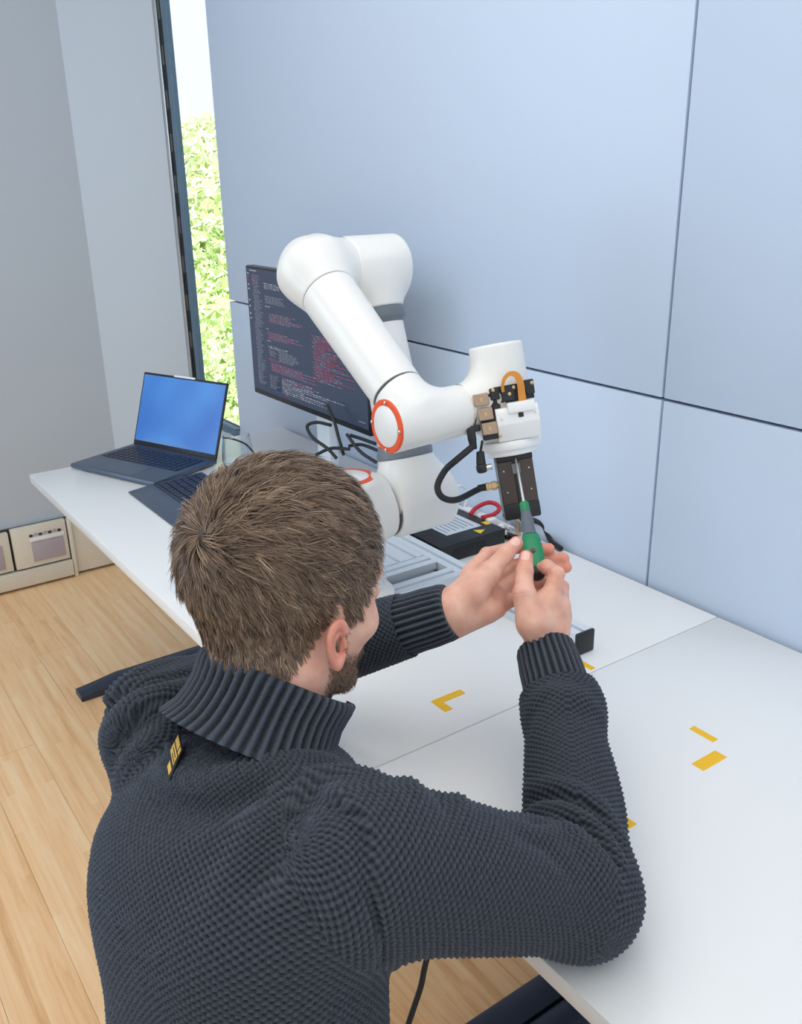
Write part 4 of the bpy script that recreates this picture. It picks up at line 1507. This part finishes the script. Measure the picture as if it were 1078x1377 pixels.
LH = {
    'thumb': chain([(630, 800, 1.222, .0175), (659, 768, 1.228, .0135), (680, 745, 1.240, .0112), (694, 730, 1.254, .0092)]),
    'index': chain([(632, 772, 1.262, .0135), (655, 746, 1.285, .0105), (690, 736, 1.315, .0092), (738, 738, 1.312, .0082)]),
    'middle': chain([(650, 786, 1.275, .0135), (684, 764, 1.312, .0105), (722, 752, 1.325, .0095), (757, 751, 1.315, .0086)]),
    'ring': chain([(664, 802, 1.268, .013), (696, 780, 1.305, .0102), (730, 766, 1.322, .0092), (761, 763, 1.315, .0082)]),
    'pinky': chain([(668, 818, 1.250, .0115), (690, 806, 1.278, .009), (704, 790, 1.296, .0082), (712, 776, 1.303, .0075)]),
}
LPALM = [((598, 826, 1.217, .023), (635, 780, 1.255, .0165)), ((600, 828, 1.218, .025), (652, 790, 1.262, .0165)), ((602, 832, 1.220, .024), (664, 804, 1.258, .0155)),
         ((604, 836, 1.220, .023), (666, 818, 1.245, .0145)), ((598, 818, 1.212, .023), (632, 797, 1.222, .021)), ((632, 797, 1.222, .020), (656, 774, 1.230, .015)),
         ((612, 834, 1.216, .019), (655, 820, 1.234, .016))]
RH = {
    'thumb': chain([(716, 838, 1.205, .017), (704, 797, 1.212, .0135), (705, 768, 1.228, .0115), (707, 749, 1.240, .0096)]),
    'index': chain([(738, 808, 1.228, .0135), (748, 772, 1.238, .0108), (735, 762, 1.262, .0095), (721, 766, 1.280, .0086)]),
    'middle': chain([(752, 812, 1.245, .0135), (754, 790, 1.285, .0108), (728, 782, 1.305, .0096), (698, 788, 1.292, .0088)]),
    'ring': chain([(754, 828, 1.250, .013), (750, 812, 1.288, .0104), (724, 802, 1.300, .0092), (697, 806, 1.280, .0086)]),
    'pinky': chain([(748, 842, 1.248, .0118), (742, 830, 1.275, .0095), (722, 822, 1.285, .0085), (704, 822, 1.268, .0078)]),
}
RPALM = [((732, 882, 1.219, .021), (738, 812, 1.228, .0165)), ((736, 882, 1.221, .021), (750, 816, 1.240, .0165)), ((738, 882, 1.223, .021), (752, 830, 1.244, .0155)),
         ((738, 884, 1.224, .020), (747, 843, 1.242, .014)), ((730, 878, 1.218, .018), (715, 838, 1.207, .0180)), ((714, 838, 1.205, .0185), (706, 803, 1.212, .0145)),
         ((722, 836, 1.212, .018), (732, 806, 1.226, .013))]


def hand_f(H, PALM, E, W):
    palm = [(at(*a[:3]), at(*b[:3]), a[3], b[3]) for a, b in PALM]
    back = W - unit(W - E) * 0.06

    def f(P):
        d = None
        for a, b, r1, r2 in palm:
            e = rcone(P, a, b, r1, r2)
            d = e if d is None else smin(d, e, 0.012)
        d = smin(d, rcone(P, back, W + unit(W - E) * 0.012, 0.028, 0.0245), 0.014)
        for k, ch in H.items():
            fd = None
            for i in range(len(ch) - 1):
                e = rcone(P, ch[i][0], ch[i + 1][0], ch[i][1], ch[i + 1][1])
                # soft swelling at the joint
                fd = e if fd is None else smin(fd, e, 0.003)
            d = smin(d, fd, 0.009 if k == 'thumb' else 0.0065)
        near = np.nonzero(np.abs(d) < 0.006)[0]
        if len(near):
            q = P[near]
            add = np.zeros(len(near), np.float32)
            for k, ch in H.items():
                for i in (1, 2):
                    p, r = ch[i]
                    ax_ = unit(ch[i + 1][0] - ch[i - 1][0]).astype(np.float32)
                    e = q - p.astype(np.float32)
                    h = e @ ax_
                    rad = nrm(e - h[:, None] * ax_)
                    w = np.exp(-(rad / (1.35 * r)) ** 6)
                    add += w * sum(np.exp(-((h - s_) / 0.0011) ** 2) for s_ in (-0.0034, 0.0, 0.0034)) * 0.0007
                    add -= w * np.exp(-(h / 0.006) ** 2) * 0.0009
            d = d.copy()
            d[near] += add
        return d
    return f


def box_of(H, PALM, W):
    P = [p for ch in H.values() for p, r in ch] + [at(*a[:3]) for ab in PALM for a in ab] + [W]
    P = np.array(P)
    return P.min(0) - 0.045, P.max(0) + 0.035


parts = [(headV, headF)]
for H, PL_, E, W in ((LH, LPALM, E_L, W_L), (RH, RPALM, F_R, W_R)):
    ff = hand_f(H, PL_, E, W)
    l_, h_ = box_of(H, PL_, W)
    parts.append(surface(ff, l_, h_, 0.0012, 1))


def inner_f(P):
    d = torso_f(P) + 0.022
    for k in ('R', 'L'):
        for a, b, r1, r2 in ARM[k]:
            d = smin(d, rcone(P, a, b, r1 - 0.026, max(r2 - 0.026, 0.022)), 0.02)
    return d


parts.append(surface(inner_f, lo, hi, 0.008, 1))
bodyV, bodyF = join_np(parts)
nh, nl, nr = len(parts[0][0]), len(parts[1][0]), len(parts[2][0])


# ---- where the hair and the beard grow (head-local coordinates)
def scalp_mask(q):
    """>0 inside the haircut"""
    x, y, z = q[:, 0], q[:, 1], q[:, 2]
    ax_ = np.abs(x)
    # hairline height as a function of how far forward we are
    line = np.interp(y, [-0.12, -0.06, -0.03, -0.012, 0.0, 0.012, 0.026, 0.040, 0.055, 0.075, 0.10],
                     [-0.088, -0.086, -0.076, -0.052, -0.004, -0.004, -0.030, -0.012, 0.025, 0.055, 0.062])
    m = z - line
    # centre front hairline
    return m


def beard_mask(q):
    x, y, z = q[:, 0], q[:, 1], q[:, 2]
    top = np.interp(y, [0.012, 0.026, 0.040, 0.06, 0.09], [-0.02, -0.02, -0.060, -0.066, -0.056])
    bot = np.interp(y, [0.0, 0.03, 0.06, 0.1], [-0.085, -0.112, -0.130, -0.135])
    m = np.minimum(np.minimum(top - z, z - bot), y - np.interp(z, [-0.12, -0.08, -0.03], [0.012, 0.012, 0.016]))
    return m


ql = ((bodyV - HC) @ HM.T / HSC)
hm_ = np.zeros(len(bodyV)); bm_ = np.zeros(len(bodyV)); red = np.zeros(len(bodyV))
earness = np.zeros(len(bodyV))
qh = ql[:nh].astype(np.float32)
ee_ = np.minimum(ear_f(qh, 1), ear_f(qh, -1))
hm_[:nh] = np.clip(scalp_mask(qh) / 0.01, 0, 1) * (ee_ > 0.004)
bm_[:nh] = np.clip(beard_mask(qh) / 0.014 + 0.15, 0, 1) * (ee_ > 0.004)
red[:nh] = np.clip(1 - ee_ / 0.004, 0, 1) * 0.5
# redder fingertips and knuckles
for H in (LH, RH):
    for ch in H.values():
        for i, (p, r) in enumerate(ch):
            if i == 0:
                continue
            dd = nrm(bodyV[nh:nh + nl + nr] - p.astype(np.float32))
            red[nh:nh + nl + nr] = np.maximum(red[nh:nh + nl + nr], (0.8 if i == 3 else 0.4) * np.exp(-(dd / (0.014 if i == 3 else 0.011)) ** 2))


def skin_mat():
    m = bpy.data.materials.new('skin')
    m.use_nodes = True
    nt = m.node_tree; L = nt.links.new
    b = nt.nodes['Principled BSDF']
    b.inputs['Roughness'].default_value = 0.48
    b.inputs['Specular IOR Level'].default_value = 0.4
    b.inputs['Subsurface Weight'].default_value = 0.12
    b.inputs['Subsurface Radius'].default_value = (0.010, 0.004, 0.002)
    b.inputs['Subsurface Scale'].default_value = 0.5

    def attr(nm):
        a = nt.nodes.new('ShaderNodeAttribute'); a.attribute_name = nm
        return a.outputs['Fac']
    tc = nt.nodes.new('ShaderNodeTexCoord')
    n = nt.nodes.new('ShaderNodeTexNoise'); n.inputs['Scale'].default_value = 46; n.inputs['Detail'].default_value = 5
    L(tc.outputs['Object'], n.inputs['Vector'])
    cr = nt.nodes.new('ShaderNodeValToRGB')
    cr.color_ramp.elements[0].position = 0.3; cr.color_ramp.elements[0].color = lin((216, 158, 136))
    cr.color_ramp.elements[1].position = 0.72; cr.color_ramp.elements[1].color = lin((236, 188, 166))
    L(n.outputs['Fac'], cr.inputs['Fac'])

    def mix(fac, a, col):
        x = nt.nodes.new('ShaderNodeMix'); x.data_type = 'RGBA'
        L(fac, x.inputs['Factor']); L(a, x.inputs['A']); x.inputs['B'].default_value = lin(col)
        return x.outputs['Result']
    c = mix(attr('flush'), cr.outputs['Color'], (222, 118, 98))
    c = mix(attr('stubble'), c, (110, 84, 68))
    c = mix(attr('scalp'), c, (66, 52, 42))
    L(c, b.inputs['Base Color'])
    n2 = nt.nodes.new('ShaderNodeTexNoise'); n2.inputs['Scale'].default_value = 700; n2.inputs['Detail'].default_value = 3
    L(tc.outputs['Object'], n2.inputs['Vector'])
    bp = nt.nodes.new('ShaderNodeBump'); bp.inputs['Strength'].default_value = 0.12; bp.inputs['Distance'].default_value = 0.0008
    L(n2.outputs['Fac'], bp.inputs['Height'])
    L(bp.outputs['Normal'], b.inputs['Normal'])
    return m


M['skin'] = skin_mat()
body = np_mesh('body', bodyV, bodyF, M['skin'], man)
for nm, arr in (('flush', red), ('stubble', bm_ * 0.75), ('scalp', hm_)):
    body.data.attributes.new(nm, 'FLOAT', 'POINT').data.foreach_set('value', arr.astype(np.float32))

# fingernails
M['nail'] = mat('fingernail', (240, 192, 178), 0.28)


def nail(H, PL_, E, W, px, py, tip, prev, w=0.0062, l=0.0075):
    ff = hand_f(H, PL_, E, W)
    p = hit(px, py, ff, 1.1, 1.4)
    _, n = grad(ff, np.array([p], np.float32), 0.002)
    n = n[0].astype(float)
    ax_ = unit(tip - prev); ax_ = unit(ax_ - n * ax_.dot(n)); sd = np.cross(ax_, n)
    rings = []
    for i, (k, hgt) in enumerate(((1.0, -0.0006), (1.0, 0.0003), (0.7, 0.0007), (0.3, 0.0009), (0.02, 0.00095))):
        rr_ = []
        for j in range(18):
            t = 2 * math.pi * j / 18
            c_, s_ = math.cos(t), math.sin(t)
            c_ = math.copysign(abs(c_) ** 0.7, c_); s_ = math.copysign(abs(s_) ** 0.7, s_)
            rr_.append(p + sd * w * k * c_ + ax_ * l * k * s_ + n * (hgt - 0.0022 * (k * c_) ** 2))
        rings.append(rr_)
    G().rings(rings).obj('fingernail', M['nail'], body)


nail(LH, LPALM, E_L, W_L, 693, 728, LH['thumb'][3][0], LH['thumb'][2][0])
nail(RH, RPALM, F_R, W_R, 706, 747, RH['thumb'][3][0], RH['thumb'][2][0])


# ---- hair: ribbons grown from the scalp, swirling out of the crown
def strand_mesh(name, root, nor, flow, length, width, seg, lift, curl, tone, mt, clump=None, droop=0.0, R=0.09):
    n = len(root)
    s = np.linspace(0, 1, seg + 1)
    P = np.zeros((n, seg + 1, 3))
    for i, t in enumerate(s):
        P[:, i] = root + length[:, None] * (nor * (lift[:, None] * (t - 0.42 * t * t) - (length[:, None] * t * t) / (2 * R))
                                            + flow * ((1 - lift[:, None] * 0.6) * t + 0.3 * lift[:, None] * t * t)
                                            + curl * t * t * 0.28) - np.array([0, 0, 1.0]) * (droop * length * t * t)[:, None]
    if clump is not None:
        tip = P[:, -1]
        k = clump
        cen = np.zeros((k.max() + 1, 3)); cnt = np.zeros(k.max() + 1)
        np.add.at(cen, k, tip); np.add.at(cnt, k, 1)
        cen /= np.maximum(cnt, 1)[:, None]
        off = (cen[k] - tip)
        for i, t in enumerate(s):
            P[:, i] += off * (0.45 * t ** 1.6)
    T = np.gradient(P, axis=1)
    T /= np.maximum(np.linalg.norm(T, axis=2), 1e-9)[:, :, None]
    ref = nor + RNG.normal(0, 0.45, (n, 3))
    side_ = np.cross(T, ref[:, None, :])
    side_ /= np.maximum(np.linalg.norm(side_, axis=2), 1e-9)[:, :, None]
    wv_ = (width[:, None] * np.interp(s, [0, 0.15, 0.7, 1], [0.8, 1, 0.8, 0.12])[None])[:, :, None]
    A = P - side_ * wv_ / 2; B = P + side_ * wv_ / 2
    V = np.stack([A, B], 2).reshape(-1, 3)
    base = (np.arange(n) * (seg + 1) * 2)[:, None]
    q = np.arange(seg)[None] * 2
    F = np.stack([base + q, base + q + 1, base + q + 3, base + q + 2], -1).reshape(-1, 4)
    o = np_mesh(name, V, F, mt, man)
    tt = (tone[:, None] + 0.12 * s[None]).repeat(2, axis=1).reshape(-1)
    o.data.attributes.new('tone', 'FLOAT', 'POINT').data.foreach_set('value', tt.astype(np.float32))
    return o


def sample_head(mask, count):
    tri = np.vstack([headF[:, [0, 1, 2]], headF[:, [0, 2, 3]]])
    a, b, c = headV[tri[:, 0]], headV[tri[:, 1]], headV[tri[:, 2]]
    ar = np.linalg.norm(np.cross(b - a, c - a), axis=1) * mask[tri].mean(1)
    cs = np.cumsum(ar); cs /= cs[-1]
    i = np.searchsorted(cs, RNG.random(count))
    u, v = RNG.random(count), RNG.random(count)
    sw_ = u + v > 1
    u[sw_], v[sw_] = 1 - u[sw_], 1 - v[sw_]
    p = a[i] + (b[i] - a[i]) * u[:, None] + (c[i] - a[i]) * v[:, None]
    _, n = grad(head_f, p.astype(np.float32), 0.004)
    return p.astype(float), n.astype(float)


def hair_mat(name, dark, mid, light):
    m = bpy.data.materials.new(name)
    m.use_nodes = True
    nt = m.node_tree
    b = nt.nodes['Principled BSDF']
    b.inputs['Roughness'].default_value = 0.42
    b.inputs['Specular IOR Level'].default_value = 0.45
    a = nt.nodes.new('ShaderNodeAttribute'); a.attribute_name = 'tone'
    cr = nt.nodes.new('ShaderNodeValToRGB')
    e = cr.color_ramp.elements
    e[0].position = 0.0; e[0].color = lin(dark)
    e[1].position = 1.0; e[1].color = lin(light)
    k = e.new(0.5); k.color = lin(mid)
    nt.links.new(a.outputs['Fac'], cr.inputs['Fac'])
    nt.links.new(cr.outputs['Color'], b.inputs['Base Color'])
    return m


M['hair'] = hair_mat('brown_hair', (70, 54, 43), (116, 93, 75), (172, 145, 120))
M['beard'] = hair_mat('beard_hair', (74, 54, 42), (112, 84, 64), (150, 118, 92))
NS = 40000
hroot, hnor = sample_head((hm_[:nh] > 0.3).astype(float), NS)
hq = (hroot - HC) @ HM.T / HSC
WH = np.array([0.006, -0.100, 0.046])                 # crown whorl, head-local
away = hq - WH
nl_ = hnor @ HM.T
flow = away - nl_ * (away * nl_).sum(1)[:, None]
dist = np.linalg.norm(away, axis=1)
flow /= np.maximum(np.linalg.norm(flow, axis=1), 1e-6)[:, None]
swirl = np.cross(nl_, flow)
flow = flow + swirl * (0.7 * np.exp(-(dist / 0.03) ** 2))[:, None]
# top hair sweeps forward and a little to his right; back and sides grow down
topw = np.clip((hq[:, 2] - 0.045) / 0.04, 0, 1) * np.clip((hq[:, 1] + 0.07) / 0.05, 0, 1)
flow += topw[:, None] * np.array([0.55, 0.75, 0.05])
dn = np.clip((0.020 - hq[:, 2]) / 0.05, 0, 1)
flow += dn[:, None] * np.array([0.0, 0.10, -0.9])
sidef = np.clip((np.abs(hq[:, 0]) - 0.05) / 0.02, 0, 1) * np.clip((hq[:, 1] + 0.02) / 0.04, 0, 1)
flow += sidef[:, None] * np.array([0.0, 0.35, -0.3])
ncl = 2400
cl_i = RNG.choice(NS, ncl, replace=False)
clump = np.zeros(NS, int)
for s_ in range(0, NS, 4000):
    dd = ((hq[s_:s_ + 4000, None, :] - hq[None, cl_i, :]) ** 2).sum(2)
    clump[s_:s_ + 4000] = dd.argmin(1)
cdir = RNG.normal(0, 0.36, (ncl, 3)); clift = RNG.normal(0, 0.10, ncl); clen = RNG.uniform(0.8, 1.18, ncl); ctone = RNG.normal(0, 0.13, ncl)
flow += cdir[clump] + RNG.normal(0, 0.20, (NS, 3))
flow -= nl_ * (flow * nl_).sum(1)[:, None]
flow /= np.maximum(np.linalg.norm(flow, axis=1), 1e-6)[:, None]
ln_h = np.interp(hq[:, 2], [-0.10, -0.07, -0.02, 0.04, 0.075, 0.11], [0.003, 0.008, 0.020, 0.030, 0.036, 0.040])
ln_h *= clen[clump] * RNG.uniform(0.8, 1.15, NS)
lift = np.interp(hq[:, 2], [-0.09, 0.0, 0.06, 0.11], [0.22, 0.38, 0.60, 0.74]) + clift[clump]
curl = RNG.normal(0, 0.35, (NS, 3))
tone = np.clip(0.40 + ctone[clump] + RNG.normal(0, 0.20, NS), 0, 1)
strand_mesh('hair', hroot, hnor, flow @ HM, ln_h, RNG.uniform(0.0005, 0.0009, NS), 5, np.clip(lift, 0.1, 0.85), curl, tone, M['hair'], clump, 0.06)
# eyebrows live under the front; the beard is short and dense
NB = 5200
broot, bnor = sample_head((bm_[:nh] * (bm_[:nh] > 0.1)) ** 1.2, NB)
bl_ = bnor @ HM.T
bf = np.tile(np.array([0.0, 0.45, -0.8]), (NB, 1)) + RNG.normal(0, 0.35, (NB, 3))
bf -= bl_ * (bf * bl_).sum(1)[:, None]
bf /= np.linalg.norm(bf, axis=1)[:, None]
strand_mesh('beard', broot, bnor, bf @ HM, RNG.uniform(0.004, 0.009, NB), RNG.uniform(0.00035, 0.0006, NB), 3, RNG.uniform(0.3, 0.6, NB), RNG.normal(0, 0.3, (NB, 3)),
            np.clip(RNG.normal(0.4, 0.2, NB), 0, 1), M['beard'])

# ---- ribbed stand-up collar, open at the throat
cz = unit(at(377, 915, 0.925) - at(348, 985, 0.915))
cB = at(341, 986, 0.917); cT = cB + cz * 0.061
cf = unit(FWD - cz * FWD.dot(cz)); crt = np.cross(cf, cz)
rings = []
for t, rx, ry, push in ((-0.18, .098, .094, 0), (-0.05, .091, .088, 0), (0.08, .086, .083, 0), (0.3, .081, .079, 0), (0.55, .078, .077, 0), (0.75, .0785, .078, 0), (0.86, .079, .079, 0), (0.93, .0792, .079, 0), (0.98, .0785, .0785, 0), (1.01, .077, .077, 0), (1.02, .0755, .0755, 0)):
    c = cB + (cT - cB) * t + cf * (0.008 * t)
    a0, a1 = math.radians(98), math.radians(90 + 352)
    fl = lambda th, t=t: 0.022 * max(t, 0) ** 1.5 * (np.exp(-((th - math.radians(98)) / 0.35) ** 2) + np.exp(-((th - math.radians(442)) / 0.35) ** 2)) + 0.009 * max(t, 0) * np.exp(-((th - math.radians(228)) / 0.9) ** 2)
    rings.append((c, crt, cf, rx, ry, a0, a1, fl))
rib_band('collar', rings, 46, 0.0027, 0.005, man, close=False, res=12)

# ---- woven label below the collar
p = hit(240, 1022, sweater_f)
_, n = grad(base_sweater, np.array([p], np.float32), 0.006)
n = n[0].astype(float)
p = p + n * 0.0040


def on_cloth(a, b):
    """tangent direction of the cloth that runs a to the right and b down as the photograph shows it"""
    v = CR * a - CU * b
    return v - CF * (v.dot(n) / CF.dot(n))


lr2 = on_cloth(16, 13) / math.hypot(16, 13); lu2 = -on_cloth(-5, 17) / math.hypot(5, 17)
lr2 *= min(1.0, 2.1 / np.linalg.norm(lr2)); lu2 *= min(1.0, 1.6 / np.linalg.norm(lu2))
LAX = (lr2, lu2, n)
tag = G().box(p + n * 0.0022, (0.0165, 0.0225, 0.0016), LAX, 0.0005, 1).obj('woven_label', M['black'], man)
M['gold'] = mat('gold_thread', (226, 182, 84), 0.45, 0.15)
for (u_, v_, w_, h_) in ((0.0, 0.0078, 0.0135, 0.0045), (-0.0008, 0.0008, 0.013, 0.0065), (0.0022, -0.0072, 0.0075, 0.0042)):
    G().box(p + n * 0.0032 + lr2 * u_ + lu2 * v_, (w_, h_, 0.0006), LAX).obj('gold_bar', M['gold'], tag)
for (u_, v_, w_, h_) in ((-0.0005, 0.0018, 0.009, 0.0008), (0.0012, -0.0008, 0.008, 0.0008), (0.0035, 0.0078, 0.0008, 0.0045)):
    G().box(p + n * 0.0036 + lr2 * u_ + lu2 * v_, (w_, h_, 0.0004), LAX).obj('stitch_line', M['black'], tag)

# ---- trousers and shoes: he kneels upright at the desk
M['denim'] = mat('dark_denim', (44, 52, 70), 0.85, bump=(400, 0.3))
pl = SK['pelvis']
hips = [pl + TR * s_ * 0.085 for s_ in (1, -1)]
knee = [np.array([0.40, -0.34, 0.068]), np.array([0.21, -0.38, 0.068])]
ank = [np.array([0.42, -0.74, 0.062]), np.array([0.26, -0.77, 0.062])]


def trousers_f(P):
    d = ell(P, pl + np.array([0, 0.0, -0.01]), (0.165, 0.125, 0.10))
    for h_, k_, a_ in zip(hips, knee, ank):
        d = smin(d, smin(rcone(P, h_, k_, 0.085, 0.064), rcone(P, k_, a_, 0.064, 0.050), 0.03), 0.03)
    return np.maximum(d, 0.002 - P[:, 2])


V, F = surface(trousers_f, (0.08, -0.86, -0.01), (0.54, -0.2, 0.68), 0.008, 1)
np_mesh('trousers', V, F, M['denim'], man)
for a_ in ank:
    sf = lambda P, a_=a_: np.maximum(rcone(P, a_ + np.array([0, 0.02, -0.005]), a_ + np.array([0.01, -0.16, -0.018]), 0.042, 0.040), 0.002 - P[:, 2])
    V, F = surface(sf, a_ - np.array([0.1, 0.24, 0.08]), a_ + np.array([0.1, 0.1, 0.08]), 0.005, 1)
    np_mesh('shoe', V, F, M['black'], man)

# ================================================================== SCREWDRIVER
s0 = tl(0.001, 0.027, GB + 0.006)
s1 = at(723, 777, 1.268)
sd_ = unit(s1 - s0); SLn = np.linalg.norm(s1 - s0)
drv = thing('screwdriver', s1, 'green and grey screwdriver held in both hands against the gripper', 'screwdriver')
hs = SLn * 0.40     # where the handle starts
G().lathe(s0, sd_, [(0.0008, 0), (0.0022, 0.003), (0.0024, 0.012), (0.0024, hs - 0.004), (0.0036, hs - 0.003), (0.0036, hs + 0.004)], 16).obj('shaft', M['steel'], drv)
fx, fy, fz = frame3(sd_)


def hexring(r, h, bulge=0.06, n=30):
    return [s0 + sd_ * h + (fx * math.cos(2 * math.pi * j / n) + fy * math.sin(2 * math.pi * j / n)) * r * (1 + bulge * math.cos(6 * math.pi * j / n)) for j in range(n)]


def grip(name, prof, m, bulge):
    G().rings([hexring(r, h, bulge) for r, h in prof]).obj(name, m, drv, angle=50)


HL = SLn - hs
grip('collar', [(0.005, hs), (0.0068, hs + 0.001), (0.0072, hs + HL * 0.13), (0.0066, hs + HL * 0.135)], M['green'], 0.02)
grip('neck_grip', [(0.0066, hs + HL * 0.13), (0.0080, hs + HL * 0.2), (0.0094, hs + HL * 0.27), (0.0086, hs + HL * 0.34), (0.0094, hs + HL * 0.42), (0.0118, hs + HL * 0.47), (0.0108, hs + HL * 0.475)], M['grip_grey'], 0.05)
grip('handle', [(0.0108, hs + HL * 0.47), (0.0128, hs + HL * 0.49), (0.0138, hs + HL * 0.60), (0.0140, hs + HL * 0.78), (0.0128, hs + HL * 0.90), (0.0115, hs + HL * 0.93)], M['green'], 0.09)
grip('handle_end', [(0.0122, hs + HL * 0.90), (0.0122, hs + HL * 0.95), (0.0105, hs + HL * 0.985), (0.006, hs + HL * 1.0)], M['black'], 0.06)
vd = unit(CAM - (s0 + sd_ * (hs + HL * 0.74))); vd = unit(vd - sd_ * vd.dot(sd_))
mk = s0 + sd_ * (hs + HL * 0.72) + vd * 0.0138
G().lathe(mk - vd * 0.001, vd, [(0.0034, 0), (0.0034, 0.0016), (0.002, 0.0019)], 16).obj('grip_mark', M['dark_red'], drv)
